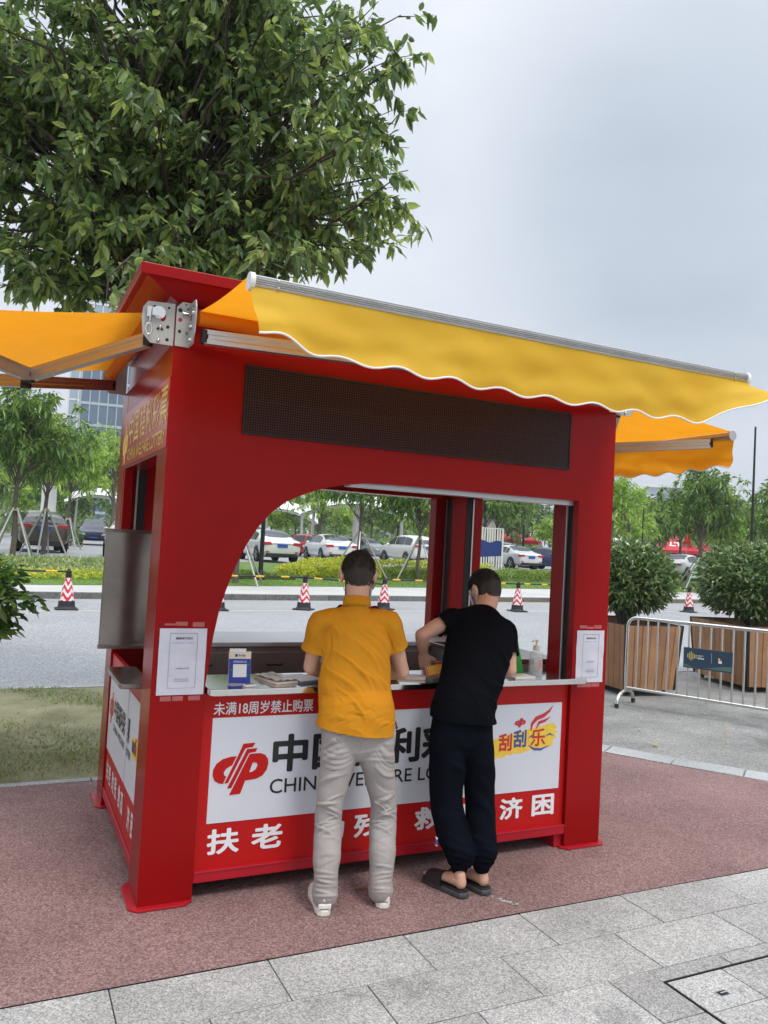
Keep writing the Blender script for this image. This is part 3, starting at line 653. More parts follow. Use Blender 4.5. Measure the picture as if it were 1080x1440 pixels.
    MB().box((KW-.06, .25, .07), (KW-.004, 1.45, .125)).box((.25, KD-.06, .07), (2.428, KD-.004, .125)).build('bottom_rail', 'redlip', K)
    sh = MB(); sh.grid(lambda u, v: (-.139+.262*u+.004*(1-v), .90-.010*math.sin(math.pi*u)-.004*math.sin(3*v), 1.075+.63*v), 16, 16); sh.box((-.139, .902, 1.075), (.123, .925, 1.705))
    sh.box((-.146, .880, 1.705), (.123, .93, 1.724)); sh.box((-.144, .878, 1.058), (.123, .93, 1.075)); sh.build('steel_screen', 'steeldark', K)
    bn = MB().box((-.0035, .012, 2.118), (.0005, 1.54, 2.450)).build('banner', 'bannerred', K)
    Q = side(-.0038)
    for i, s in enumerate('中国福利彩票'): B(s, 1.27-i*.213, 2.235, 1.27-i*.213-.175, 2.415, 'yellowtxt', bn, bold=.012)
    B('CHINA WELFARE LOTTERY', 1.27, 2.14, .05, 2.21, 'yellowtxt', bn, bold=.012)
    emblem(Matrix(((0, 1, 0, -.0038), (-1, 0, 0, 1.50), (0, 0, 1, 2.13), (0, 0, 0, 1))) @ Matrix.Diagonal((.19, 1, .27, 1)), bn, 'yellowtxt')
    # taped notices
    for (x0, x1, z0, z1) in ((.024, .243, .968, 1.276), (2.447, 2.653, .964, 1.272)):
        rs2 = random.Random(int(x0*100))
        nt = MB(); nt.grid(lambda u, v: (x0+(x1-x0)*u, -.0035-.0012*math.sin(u*9+v*7)-.001*math.sin(v*17+u*3), z0+(z1-z0)*v), 12, 16); n_ = nt.build('paper_notice', 'paper', K)
        w = x1-x0; h = z1-z0; Fp = ('front', -.006); bx_ = lambda a, b, c, d: (x0+w*a, z0+h*b, x0+w*c, z0+h*d)
        text('lettering', '健康通行登记', bx_(.34, .835, .70, .87), Fp, 'black', n_, depth=.0004, bold=.01)
        text('lettering', '使用微信扫一扫登记', bx_(.28, .775, .74, .79), Fp, 'greytxt', n_, depth=.0004)
        text('lettering', '中国福利彩票', bx_(.37, .385, .66, .41), Fp, 'greytxt', n_, depth=.0004)
        tp = MB()
        for k in range(3):
            a = x0+w*(.05+.31*k)+rs2.uniform(-.01, .01); tp.box((a, -.0009, z1+.004+rs2.uniform(0, .01)), (a+.055, -.0004, z1+.022+rs2.uniform(0, .012))); tp.box((a, -.0009, z0-.028), (a+.055, -.0004, z0-.006))
        tp.build('tape', 'tape', n_)
        fr = MB()
        for a, b in (((.22, .10), (.225, .93)), ((.80, .10), (.805, .93)), ((.22, .925), (.805, .93)), ((.22, .10), (.805, .103))): fr.box((x0+w*a[0], -.0062, z0+h*a[1]), (x0+w*b[0], -.0055, z0+h*b[1]))
        fr.box((x0+w*.36, -.0062, z0+h*.235), (x0+w*.66, -.0055, z0+h*.24)); fr.box((x0+w*.36, -.0062, z0+h*.205), (x0+w*.66, -.0055, z0+h*.21))
        fr.build('ruled_lines', 'greytxt', n_)
    # castors under the kiosk
    for (x, y) in ((1.36, .45), (.5, .9), (2.2, .9)):
        c = MB(); c.tube([(x-.015, y, .035), (x+.015, y, .035)], .033, 14); c.box((x-.024, y-.02, .035), (x+.024, y+.02, .10)); c.build('castor', 'darkmetal', K)
    # ------------------------------------------------ awnings
    def awning(w, T, proj, zr, zf, arms, drop, label, flip=False, near=True, hangs=None, cover=0):
        """local: X along the roller, Y outwards, Z up"""
        fx = lambda p: T @ Vector(p)
        r = .034; top = zr+r; bt = zf+.027
        mb = MB(); mb.grid(lambda u, v: (u*w, .085+(proj-.085)*v, top+(bt-top)*v-.012*math.sin(math.pi*v)+.003*math.sin(u*20)*math.sin(math.pi*v)), 24, 10); mb.map(fx)
        can = mb.build('awning', 'yellowin', kiosk, fixn=False); tag(can, label)
        mb = MB(); mb.tube([(0, .10, zr), (w, .10, zr)], r, 16); mb.map(fx); mb.build('roller', 'yellowin', can, fixn=True)
        # front bar: D-profile with fine ribs
        prof = [(a*.8, b*.72) for a, b in [(.0, -.030), (.030, -.028), (.037, -.02), (.033, -.014), (.039, -.010), (.035, -.004), (.041, .0), (.036, .006), (.041, .011), (.034, .017), (.036, .024), (.025, .033), (.0, .036), (-.022, .028), (-.026, 0), (-.018, -.024)]]
        mb = MB(); mb.prism([(proj+a, zf+b) for a, b in prof], 'x', .012, w-.012); mb.map(fx); mb.build('front_bar', 'alu', can, fixn=True)
        mb = MB()
        for a, b in ((-.006, .012), (w-.012, w+.006)): mb = MB(); mb.tube([(a, proj+.004, zf+.001), (b, proj+.004, zf+.001)], .034, 18); mb.map(fx); mb.build('end_cap', 'plasticw' if cover else 'alu', can, fixn=True)
        for q in (.10, w-.10):
            for zz in (.014, -.018): mb = MB(); mb.ball((q, proj+.031, zf+zz*.8), .005); mb.map(fx); mb.build('screw', 'alu', can)
        # valance
        nb = len(drop)
        def kf(u, k):
            t = u*(nb-1); i = min(nb-2, int(t)); f_ = t-i; f_ = f_*f_*(3-2*f_); return drop[i][k]+(drop[i+1][k]-drop[i][k])*f_
        def vf(u, v):
            sc = .012*math.cos(2*math.pi*u*w/.247+.4)*v
            d_ = kf(u, 0)+sc; sw_ = kf(u, 1); ex = kf(u, 2)
            crease = .014*math.sin(7*u*w+3*v)*v+.010*math.sin(17*u*w-5*v)*v*(1-v)*2+.006*math.sin(11*v+9*u)*v+.010*(abs(math.sin(2.6*u*w+2.2*v+.3))-.6)*v+.006*(abs(math.sin(5.1*u*w-3.0*v+1.3))-.6)*v+.004*(abs(math.sin(9.3*u*w+6*v))-.6)*v
            return (u*w+ex*v*v, proj+.022+sw_*(v**1.3)+crease, zf-.018-d_*v)
        mb = MB(); mb.grid(vf, 150, 14); mb.map(fx); mb.build('valance', 'yellow' if cover else 'yellowin', can)
        mb = MB(); mb.tube([tuple(vf(i/150, 1.0)) for i in range(151)], .0045, 6); mb.map(fx); mb.build('piping', 'trim', can)
        # folding arms
        for (s, elb, tip) in arms:
            S0 = Vector(s); E0 = Vector(elb); T0 = Vector(tip)
            def bar(a, b, hw=.02, hh=.033, rib=True):
                m_ = MB(); d = (b-a); L = d.length; q = d.to_track_quat('X', 'Z').to_matrix().to_4x4(); TT = Matrix.Translation(a) @ q
                m_.prism([(-hw, -hh), (hw, -hh), (hw, -hh*.35), (hw*.82, -hh*.28), (hw*.82, hh*.28), (hw, hh*.35), (hw, hh), (-hw, hh), (-hw, hh*.35), (-hw*.82, hh*.28), (-hw*.82, -hh*.28), (-hw, -hh*.35)], 'x', 0, L, T=TT); return m_
            for a, b in ((S0, E0), (E0, T0)):
                m_ = bar(a, b); m_.map(fx); m_.build('arm', 'alu', can, bevel=.002, fixn=True)
            j = MB(); j.lathe([(0, -.038), (.028, -.038), (.028, .038), (0, .038)], tuple(E0), 14); j.box((E0.x-.03, E0.y-.02, E0.z-.03), (E0.x+.03, E0.y+.012, E0.z+.03))
            j.map(fx); j.build('elbow_joint', 'darkmetal', can, bevel=.002, fixn=True)
            j = MB(); j.lathe([(0, -.03), (.024, -.03), (.024, .03), (0, .03)], tuple(S0), 12); j.map(fx); j.build('shoulder_joint', 'darkmetal', can, bevel=.002, fixn=True)
            j = MB(); j.lathe([(0, -.022), (.018, -.022), (.018, .022), (0, .022)], tuple(T0), 12); j.tube([T0, (T0.x, proj-.01, zf)], .008, 8); j.map(fx); j.build('tip_joint', 'darkmetal', can, bevel=.002, fixn=True)
        # end brackets
        for e, sgn in ((-.02, -1), (w+.02, 1)):
            b = MB(); pts = [(0, zr-.115), (.105, zr-.115), (.142, zr-.075), (.150, zr+.0), (.146, zr+.045), (.125, zr+.078), (0, zr+.085)]
            b.prism(pts, 'x', e, e+sgn*.006); b.box((min(e, e+sgn*.006), -.0, zr-.115), (max(e, e+sgn*.05), .004, zr+.085))
            b.map(fx); br = b.build('end_bracket', 'grey', can, bevel=.002, fixn=True)
            h = MB(); X0 = e+sgn*.0062
            for (yy, zz, r_) in ((.03, zr+.06, .006), (.03, zr-.03, .008), (.03, zr-.09, .008), (.095, zr+.055, .007), (.075, zr-.045, .006), (.055, zr-.045, .006)): h = MB(); h.tube([(X0, yy, zz), (X0+sgn*.0012, yy, zz)], r_, 12); h.map(fx); h.build('bolt_hole', 'slot', can)
            h = MB(); h.lathe([(0, 0), (.019, 0), (.019, .0012), (0, .0012)], (0, 0, 0), 18, 0, T=Matrix.Translation((X0, .055, zr+.018)) @ Matrix.Rotation(R(90)*sgn, 4, 'Y') @ Matrix.Diagonal((1.35, .75, 1, 1))); h.map(fx); h.build('oval_hole', 'redlip', can)
            for (yy, zz) in ((.065, zr-.035), (.07, zr-.098), (.11, zr+.02)): h = MB(); h.lathe([(0, .012), (.007, .011), (.009, .004), (.010, 0)], (0, 0, 0), 12, 0, T=Matrix.Translation((X0, yy, zz)) @ Matrix.Rotation(R(90)*sgn, 4, 'Y')); h.map(fx); h.build('bolt', 'steel', can)
        return can
    Tf = Matrix(((1, 0, 0, .09), (0, -1, 0, 0), (0, 0, 1, 0), (0, 0, 0, 1)))
    awning(2.56, Tf, .95, 2.712, 2.647, [((.03, .12, 2.625), (1.12, .56, 2.555), (.55, .93, 2.60)), ((2.53, .12, 2.625), (1.42, .56, 2.545), (1.95, .93, 2.60))],
           [(.175, .075, .02), (.222, .03, .0), (.232, .005, .0), (.237, .0, .0), (.240, .0, .0), (.24, .0, .0), (.238, .015, .0), (.085, .12, .075)], 'yellow awning above the serving window, valance lifting in the wind', cover=1)
    Tl = Matrix(((0, -1, 0, 0), (1, 0, 0, .03), (0, 0, 1, 0), (0, 0, 0, 1)))
    awning(1.54, Tl, 1.05, 2.705, 2.575, [((.08, .10, 2.625), (.72, .585, 2.495), (.15, 1.03, 2.53)), ((1.46, .10, 2.625), (.80, .60, 2.475), (1.38, 1.03, 2.53))],
           [(.19, .02, 0), (.20, .0, 0), (.20, .02, 0), (.19, .0, 0)], 'orange-lit awning over the side shelf')
    Tr = Matrix(((0, 1, 0, KW), (1, 0, 0, .03), (0, 0, 1, 0), (0, 0, 0, 1)))
    awning(1.54, Tr, 1.03, 2.705, 2.575, [((.08, .10, 2.625), (.66, .53, 2.50), (.15, 1.0, 2.53)), ((1.46, .10, 2.625), (.86, .56, 2.475), (1.38, 1.0, 2.53))],
           [(.19, -.03, 0), (.20, .0, 0), (.20, .02, 0), (.19, .0, 0)], 'orange-lit awning on the far right side', cover=0)
    # front-facing mounting plate at the corner
    mp = MB().prism([(.004, 2.590), (.070, 2.590), (.092, 2.615), (.092, 2.765), (.075, 2.802), (.030, 2.802), (.004, 2.775)], 'y', -.010, -.004).build('mounting_plate', 'grey', K, bevel=.002)
    for (x, z, r_, m_) in ((.022, 2.66, .008, 'slot'), (.055, 2.655, .007, 'steel'), (.075, 2.70, .006, 'steel'), (.022, 2.715, .010, 'redlip'), (.020, 2.76, .010, 'slot'), (.055, 2.77, .005, 'slot'), (.045, 2.79, .004, 'slot'), (.065, 2.61, .007, 'steel')):
        MB().tube([(x, -.0125 if m_ == 'steel' else -.0108, z), (x, -.0095, z)], r_, 12).build('bolt_hole' if m_ != 'steel' else 'bolt', m_, mp)
    MB().tube([(.03, -.016, 2.745), (.088, -.016, 2.745)], .007, 10).build('roller_pin', 'steel', mp)
    # crank gearbox on the left bracket
    g = MB(); g.tube([(-.075, -.006, 2.735), (-.075, .0+.02, 2.735)], .03, 16); g.tube([(-.075, -.012, 2.735), (-.075, -.0, 2.735)], .026, 16); g.tube([(-.118, -.012, 2.752), (-.118, -.012, 2.705)], .013, 12)
    g.box((-.118, -.018, 2.715), (-.07, -.003, 2.752))
    pts = [(-.116, -.018, 2.705), (-.116, -.02, 2.675)]+[(-.118+.014*math.sin(a), -.02, 2.648-.027*math.cos(a+math.pi)) for a in [i*math.pi/6 for i in range(13)]]
    g.tube(pts, .0042, 8); g.build('crank_gearbox', 'steel', K, fixn=True)
M['cabsteel'] = mat('cabinet_steel', (.36, .32, .30), .3, .55, noise=(3, .15))
M['steelpale'] = mat('satin_steel', (.75, .76, .77), .42, .8, noise=(3, .05))
M['logoyel'] = mat('logo_yellow', (.80, .62, .06), .4, noise=(22, 0, (.80, .45, .04))); M['logored'] = mat('logo_red', (.55, .02, .03), .4); M['logoblue'] = mat('logo_blue', (.03, .08, .30), .4)
M['bannerred'] = mat('banner_red', (.50, .018, .018), .25); M['paper'] = mat('notice_paper', (.60, .60, .68), .4, noise=(14, .06)); M['greytxt'] = mat('grey_ink', (.16, .16, .2), .5)
M['tape'] = mat('clear_tape', (.42, .10, .10), .2)
build_kiosk()
# ================================================================== VEGETATION
def rot_dirs(rs, n, z0, z1):
    a = rs.uniform(0, 2*math.pi, n); z = rs.uniform(z0, z1, n); r = np.sqrt(np.maximum(0, 1-z*z)); return np.stack([r*np.cos(a), r*np.sin(a), z], 1)
def tree(name, label, cat, loc, rs, stem, base_r, targets, twigs, leaves, llen, lwid, leafm, barkm, group=None, spread=.3, detail=False, droop=.35, fork=.45, twig_vis=True, hang=-.25):
    """stem: list of trunk points (local); targets: (n,3) limb ends; twigs per limb; leaves per twig"""
    t = thing(name, label, cat, loc, 0, group); mb = MB(); n = len(stem)
    mb.tube(stem, [base_r*(1-.62*i/(n-1)) for i in range(n)], 10)
    mb.tube([(stem[0][0], stem[0][1], -.08), (stem[0][0], stem[0][1], .1)], [base_r*1.5, base_r*1.05], 10)
    S_ = np.array(stem); cum = np.linspace(0, 1, n)
    def on(s): return np.array([np.interp(s, cum, S_[:, k]) for k in range(3)])
    tw_p = []; tw_d = []
    for T_ in targets:
        T_ = np.asarray(T_, float); h = np.clip((T_[2]-S_[0, 2])/(S_[-1, 2]-S_[0, 2]), 0, 1)
        s = np.clip(fork+(h-fork)*rs.uniform(.25, .75), fork, .98); a = on(s); v = T_-a; L = np.linalg.norm(v)
        mid1 = a+v*.33+np.array([0, 0, .12*L])+rs.normal(0, .05*L, 3); mid2 = a+v*.68+np.array([0, 0, .10*L])+rs.normal(0, .05*L, 3)
        r0 = base_r*rs.uniform(.12, .27)
        mb.tube([a, mid1, mid2, T_], [r0, r0*.7, r0*.42, r0*.15], 5, cap=False)
        for k in range(twigs):
            s2 = rs.uniform(.45, 1); p = (mid1+(mid2-mid1)*((s2-.33)/.35)) if s2 < .68 else (mid2+(T_-mid2)*((s2-.68)/.32))
            d = norm(rs.normal(0, 1, (1, 3))+v[None]/L*.7)[0]; q = p+d*spread*rs.uniform(.4, 1.2); q[2] += rs.uniform(-.3, .2)*spread
            if twig_vis: mb.tube([p, (p+q)/2+rs.normal(0, .03, 3), q], [r0*.22+.002, .003, .002], 3, cap=False)
            m = leaves; u = rs.uniform(.25, 1.0, m)[:, None]; tw_p.append(p+(q-p)*u+rs.normal(0, .018, (m, 3))); dd = rs.normal(0, .75, (m, 3))+d*.6; dd[:, 2] += hang; tw_d.append(dd)
    mb.build('trunk', barkm, t)
    P = np.concatenate(tw_p); Dv = np.concatenate(tw_d); m = len(P)
    me = leaf_mesh('crown', P, Dv, rs.uniform(.7, 1.25, m)*llen, rs.uniform(.8, 1.2, m)*lwid, rs, leafm, detail=detail, droop=droop)
    npobj('crown', me, t); return t
rs = np.random.RandomState(21)
BL = [(-0.62, 3.48, 5.67, 0.72), (0.12, 3.12, 5.96, 0.78), (0.92, 2.72, 6.12, 0.72), (1.59, 2.42, 5.92, 0.54), (1.9, 2.29, 5.34, 0.40), (1.96, 2.29, 4.86, 0.38), (1.84, 2.36, 4.5, 0.36), (1.37, 2.59, 4.35, 0.42), (0.77, 2.88, 4.37, 0.48), (0.23, 3.14, 4.28, 0.48), (-0.28, 3.37, 4.55, 0.54), (-0.68, 3.58, 4.16, 0.36), (-0.8, 3.65, 3.85, 0.20), (0.04, 3.25, 3.87, 0.23), (1.33, 2.62, 4.04, 0.26), (-0.47, 3.44, 5.08, 0.72), (0.45, 3.0, 5.13, 0.84), (1.26, 2.61, 5.18, 0.72), (-1.35, 3.85, 5.2, 0.9), (-0.48, 3.37, 6.76, 0.9), (0.87, 2.71, 6.9, 0.84), (-1.22, 3.84, 4.13, 0.36), (-1.9, 4.1, 5.8, .9), (.9, 3.9, 7.3, .8)]+[(1.93, 2.25, 6.01, 0.37), (2.08, 2.23, 4.93, 0.25), (2.01, 2.29, 4.29, 0.23), (1.59, 2.49, 4.21, 0.27), (-0.72, 3.61, 3.83, 0.24), (2.1, 2.19, 5.54, 0.24), (0.1, 3.22, 3.76, 0.2), (1.23, 2.67, 3.95, 0.2)]
def big_tree():
    base = np.array([.62, 3.45, 0]); w = np.array([b[3]**1.75 for b in BL]); w /= w.sum(); T_ = []
    vd = np.array([.432, .902, 0])
    while len(T_) < 350:
        b = BL[rs.choice(len(BL), p=w)]; d = norm(rs.normal(size=(1, 3)))[0]*rs.uniform(.3, 1)**.5*b[3]*.86
        p = np.array(b[:3])+d; dep = rs.normal(.2, .6); ctr = np.array([-.66, -3.75, 1.72])
        k = 1+dep/6.7; p = ctr+(p-ctr)*k           # spread in depth as well as across
        T_.append(p-base)
    stem = [(0, 0, 0), (-.03, .02, 1.2), (-.06, -.02, 2.4), (-.10, -.05, 3.6), (-.06, -.12, 4.6), (.06, -.2, 5.6), (.0, -.25, 6.6)]
    tree('broadleaf_tree', 'large dark broadleaf tree rising behind the kiosk roof and filling the upper left', 'tree', tuple(base), rs, stem, .115, T_, 8, 12, .110, .052, 'leafbig', 'bark', detail=True, droop=.32, spread=.30, fork=.42, hang=-.55)
big_tree()
def crown_targets(rs, c, r, n, inner=.45):
    d = norm(rs.normal(size=(n, 3))); d[:, 2] = np.where(d[:, 2] < -.5, -d[:, 2], d[:, 2]); k = rs.uniform(inner, 1, (n, 1)); return np.array(c)+d*k*np.array(r)
def stakes(parent_loc, z, rad, h, ang, group='metal stakes propping young trees', label='bare metal stakes propping a young street tree'):
    t = thing('tree_stakes', label, 'tree stakes', (*parent_loc[:2], z), ang, group)
    for k in range(4):
        a = k*math.pi/2+.4; m_ = MB(); m_.tube([(rad*math.cos(a), rad*math.sin(a), -.05), (.07*math.cos(a), .07*math.sin(a), h)], .034, 8); m_.build('stake', 'alu' if k % 2 == 0 else 'grey', t)
    m_ = MB(); m_.lathe([(.085, h-.1), (.10, h-.1), (.10, h-.04), (.085, h-.04)], n=12); m_.build('band', 'paintyel', t); return t
def street_tree(rs, H, R_, nl, leafm, name, label, loc, group, lf=.30, trunk=.35):
    stem = [(0, 0, 0), (.04, .02, H*.15), (-.03, .03, H*.3), (.03, -.03, H*.5), (0, 0, H*.75), (.03, 0, H*.92)]
    T_ = crown_targets(rs, (0, 0, H*.68), (R_, R_, H*.30), nl)
    return tree(name, label, 'tree', loc, rs, stem, .10, T_, 7, 9, lf, lf*.33, leafm, 'barkgrey', group, spread=.55, detail=False, droop=.45, fork=.38, hang=-.35)
# prototypes and copies; each stands on the lawn or in the parking lot beyond the road
GT = 'street trees beyond the road'
rs = np.random.RandomState(5)
pA = street_tree(rs, 6.1, 2.5, 62, 'leafmid', 'street_tree', 'staked street tree at the left edge in front of the brown SUV', (-.32, 24.9, .55), GT)
pB = street_tree(rs, 5.6, 2.1, 50, 'leafmid', 'street_tree', 'leaning street tree directly behind the brown SUV at the far left', (.75, 28.2, .65), GT, lf=.28)
pC = street_tree(rs, 6.0, 2.0, 44, 'leaflime', 'street_tree', 'light green young tree between the brown SUV and the dark blue SUV', (2.15, 37.0, .65), GT, lf=.26)
spots = [ # proto, x, y, scale, label
 (pA, 6.35, 21.9, .93, 'staked tree seen through the left of the arched window, beside the white saloon', 1), (pB, 12.3, 25.4, 1.0, 'staked tree rising behind the head of the man in yellow', 1),
 (pA, 14.9, 25.2, .82, 'tree with a dense low crown behind the rear corner post of the kiosk', 1), (pC, 15.8, 39, .95, 'light green tree between the red car and the white pillar', 0),
 (pA, 32.1, 26.3, 1.12, 'street tree with spreading feathery crown above the right hand planter', 1), (pB, 33.9, 28.0, 1.0, 'thin tree just behind the spreading tree on the right', 1),
 (pC, 26.0, 26.2, 1.0, 'light green tree beside the right edge of the kiosk', 1), (pB, 24.3, 34.8, 1.05, 'dark twin-stemmed tree above the blue and white screen', 0), (pA, 25.5, 35.4, 1.0, 'tree just right of the blue and white screen', 0),
 (pB, -6.0, 27.5, 1.0, 'street tree outside the left edge of the picture', 1), (pA, 36.5, 24.9, 1.05, 'street tree at the right edge behind the lamp post', 1), (pC, 38, 38, 1.05, 'light green tree far right behind the white car', 0),
 (pC, 5.2, 46, 1.25, 'bright lime green tree below the glass tower', 0), (pC, 7.8, 52, 1.45, 'tall lime green tree behind the dark blue SUV', 0), (pA, -3.0, 40, 1.2, 'dark green tree far left behind the cars', 0)]
for i, (p, x, y, s, lb, st) in enumerate(spots):
    z = zg(x, y); copy_tree(p, (x, y, z), i*1.3+.4, lb, s)
    if st: stakes((x, y), z, 1.15, 1.8, i*.7)
stakes((-.32, 24.9), .55, .9, 1.7, .3); stakes((.75, 28.2), .65, .85, 1.7, .9); stakes((2.15, 37.0), .65, .8, 1.5, .1)
# the belt of far trees, one of each of three kinds then copies
def far_tree(rs, H, R_, leafm, loc, lab):
    stem = [(0, 0, 0), (.05, 0, H*.3), (0, .05, H*.6), (0, 0, H*.9)]
    T_ = crown_targets(rs, (0, 0, H*.6), (R_, R_, H*.38), 42, .35)
    return tree('far_tree', lab, 'tree', loc, rs, stem, .16, T_, 6, 7, .55, .24, leafm, 'barkgrey', 'far trees beyond the car park', spread=.95, detail=False, droop=.3, fork=.3, twig_vis=False)
FL = 'leafy far tree in the green belt beyond the parked cars'
rs = np.random.RandomState(9); F_ = [far_tree(rs, 8, 3.2, 'leaffar', (-16, 60, .65), FL), far_tree(rs, 9, 3.4, 'leafmid', (-9, 66, .65), FL), far_tree(rs, 7, 3.2, 'leaflime', (-3, 58, .65), FL)]
r2 = random.Random(12); k = 0
def belt(az0, az1, d0, d1, n, smin=.8, smax=1.25):
    global k
    for i in range(n):
        az = az0+(az1-az0)*(i+.5)/n+r2.uniform(-.012, .012); d = r2.uniform(d0, d1); x = -.66+d*math.sin(az); y = -3.75+d*math.cos(az)
        copy_tree(F_[(k*7+i) % 3], (x, y, .65), r2.uniform(0, 6.28), FL, r2.uniform(smin, smax)); k += 1
belt(-.12, .10, 62, 80, 7, .7, .95); belt(.10, .60, 68, 84, 14, .62, .80); belt(.60, .95, 62, 78, 11, .62, .85); belt(-.10, 1.0, 95, 125, 26, .8, 1.15); belt(-.35, -.1, 50, 70, 5); belt(.95, 1.3, 55, 80, 8)

rs = np.random.RandomState(101); n = 26000; az = rs.uniform(-.32, 1.25, n); dd = rs.uniform(88, 130, n)
P = np.stack([-.66+dd*np.sin(az), -3.75+dd*np.cos(az), .65+rs.uniform(0, 1, n)**.8*(4.5+2.2*np.sin(az*37)+1.3*np.sin(az*91+2))], 1); dv = rs.normal(0, 1, (n, 3)); dv[:, 2] += .4
tag(npobj('far_wood', leaf_mesh('far_wood', P, dv, rs.uniform(.6, 1.3, n), rs.uniform(.35, .6, n), rs, 'leaffar', detail=False)), 'leafy band of far woodland beyond the car park', 'woodland', kind='stuff')
def shrub_mesh(rs, c, r, n, llen, lwid, leafm, shell=.55, detail=True, flat=None, lump=.12):
    d = norm(rs.normal(size=(n, 3))); kk = rs.uniform(shell, 1, (n, 1))**.6
    bump = 1+lump*np.sin(d[:, :1]*7+1)*np.cos(d[:, 1:2]*6)+lump*.6*np.sin(d[:, 2:3]*11+d[:, :1]*9)
    P = np.array(c)+d*kk*bump*np.array(r)
    if flat is not None: P[:, 2] = np.maximum(P[:, 2], flat+rs.uniform(0, .05, n))
    dv = d*.9+rs.normal(0, .65, (n, 3)); dv[:, 2] += .25
    return leaf_mesh('crown', P, dv, rs.uniform(.65, 1.2, n)*llen, rs.uniform(.8, 1.2, n)*lwid, rs, leafm, detail=detail, droop=.2)
def stems(t, rs, n, z0, c, r, rad=.012, m='barkgrey'):
    mb = MB()
    for i in range(n):
        a = rs.uniform(0, 6.28); q = rs.uniform(.3, .8); e = (c[0]+r[0]*q*math.cos(a), c[1]+r[1]*q*math.sin(a), c[2]+r[2]*rs.uniform(-.1, .5)); b = (c[0]+.06*math.cos(a), c[1]+.06*math.sin(a), z0)
        mb.tube([b, ((b[0]*.6+e[0]*.4)+rs.normal(0, .03), (b[1]*.6+e[1]*.4)+rs.normal(0, .03), b[2]*.5+e[2]*.5), e], [rad, rad*.8, rad*.4], 5, cap=False)
    mb.build('stem', m, t)
def hedge_box(name, label, cat, p0, p1, wid, h, n, leafm, llen, group, seed, z=None):
    rs = np.random.RandomState(seed); p0 = np.array(p0, float); p1 = np.array(p1, float); v = p1-p0; L = np.linalg.norm(v); u = v/L; nr = np.array([-u[1], u[0]])
    z0 = zg(*(p0+v/2)) if z is None else z; t = thing(name, label, cat, (p0[0], p0[1], z0), 0, group)
    s = rs.uniform(0, L, n); face = rs.uniform(0, 1, n); w = rs.uniform(0, wid, n); hh = rs.uniform(0, h, n)
    bump = .05*np.sin(s*3.1)+.04*np.sin(s*7.3+w*5)
    front = face < .45; back = face > .85
    w = np.where(front, .03+rs.uniform(0, .12, n), np.where(back, wid-rs.uniform(0, .1, n), w)); hh = np.where(front | back, hh, h-rs.uniform(0, .12, n))+bump
    P = np.stack([u[0]*s+nr[0]*w, u[1]*s+nr[1]*w, np.maximum(hh, .02)], 1)
    dv = np.zeros((n, 3)); dv[front, 0] = -nr[0]; dv[front, 1] = -nr[1]; dv[:, 2] = np.where(front, .5, 1); dv += rs.normal(0, .6, (n, 3))
    me = leaf_mesh('foliage', P, dv, rs.uniform(.6, 1.2, n)*llen, rs.uniform(.8, 1.2, n)*llen*.5, rs, leafm, detail=False, droop=.15); npobj('foliage', me, t)
    mb = MB(); g = []; T_ = Matrix(((u[0], nr[0], 0, 0), (u[1], nr[1], 0, 0), (0, 0, 1, 0), (0, 0, 0, 1)))
    for i in range(int(L/.25)):
        x = .12+i*.25; mb.tube([T_ @ Vector((x, wid*.5, 0)), T_ @ Vector((x+rs.normal(0, .05), wid*.3, h*.5)), T_ @ Vector((x, wid*.25, h*.85))], [.02, .015, .008], 4, cap=False)
        mb.tube([T_ @ Vector((x, wid*.5, 0)), T_ @ Vector((x+.1, wid*.7, h*.8))], [.02, .008], 4, cap=False)
    mb.build('stem', 'barkgrey', t); return t
def off(x, d): return (x, foot_back(x)+d)
hedge_box('clipped_hedge', 'low clipped green border below the white saloon in the arched window', 'hedge', off(5.0, 1.9), off(9.0, 1.7), .9, .20, 5000, 'leafhedge', .09, None, 31)
hedge_box('clipped_hedge', 'clipped hedge behind the man in yellow, below the white SUV', 'hedge', off(12.6, 2.2), off(20.6, 2.3), 1.2, .42, 11000, 'leafhedge', .09, None, 32)
hedge_box('clipped_hedge', 'long hedge below the blue and white screen in the right window', 'hedge', off(20.9, 2.2), off(34, 3.0), 1.3, .44, 12000, 'leafhedge', .10, None, 33)
hedge_box('flowering_hedge', 'row of yellow-tipped plants on top of the hedge by the white SUV', 'hedge', off(12.6, 3.45), off(20.6, 3.6), .7, .56, 4200, 'leafgold', .12, None, 34)
hedge_box('clipped_hedge', 'low hedge between the brown SUV and the dark blue SUV', 'hedge', (1.9, 42.5), (3.4, 43.0), 1.2, .8, 1500, 'leafmid', .13, None, 35)
hedge_box('clipped_hedge', 'dark hedge outside the frame to the left', 'hedge', off(-14, 2.2), off(-6.5, 2.2), 1.4, .5, 4000, 'leafhedge', .10, None, 36)
rs = np.random.RandomState(44)
for i, (x, d, rx, h, lb) in enumerate([(9.4, 2.7, .75, .40, 'small golden-leaved shrub at the left of the golden clump'), (10.4, 2.9, .9, .60, 'large golden-leaved shrub left of the head of the man in yellow'), (11.6, 2.8, .85, .72, 'tallest golden-leaved shrub just behind the head of the man in yellow'), (12.6, 2.6, .6, .5, 'small golden shrub hidden behind the head of the man in yellow')]):
    y = foot_back(x)+d; t = thing('golden_shrub', lb, 'shrub', (x, y, zg(x, y)), 0, None)
    npobj('crown', shrub_mesh(rs, (0, 0, h*.45), (rx, rx*.8, h*.6), 2300, .14, .06, 'leafgold', detail=False, flat=.0), t); stems(t, rs, 8, 0, (0, 0, h*.4), (rx, rx, h*.4))
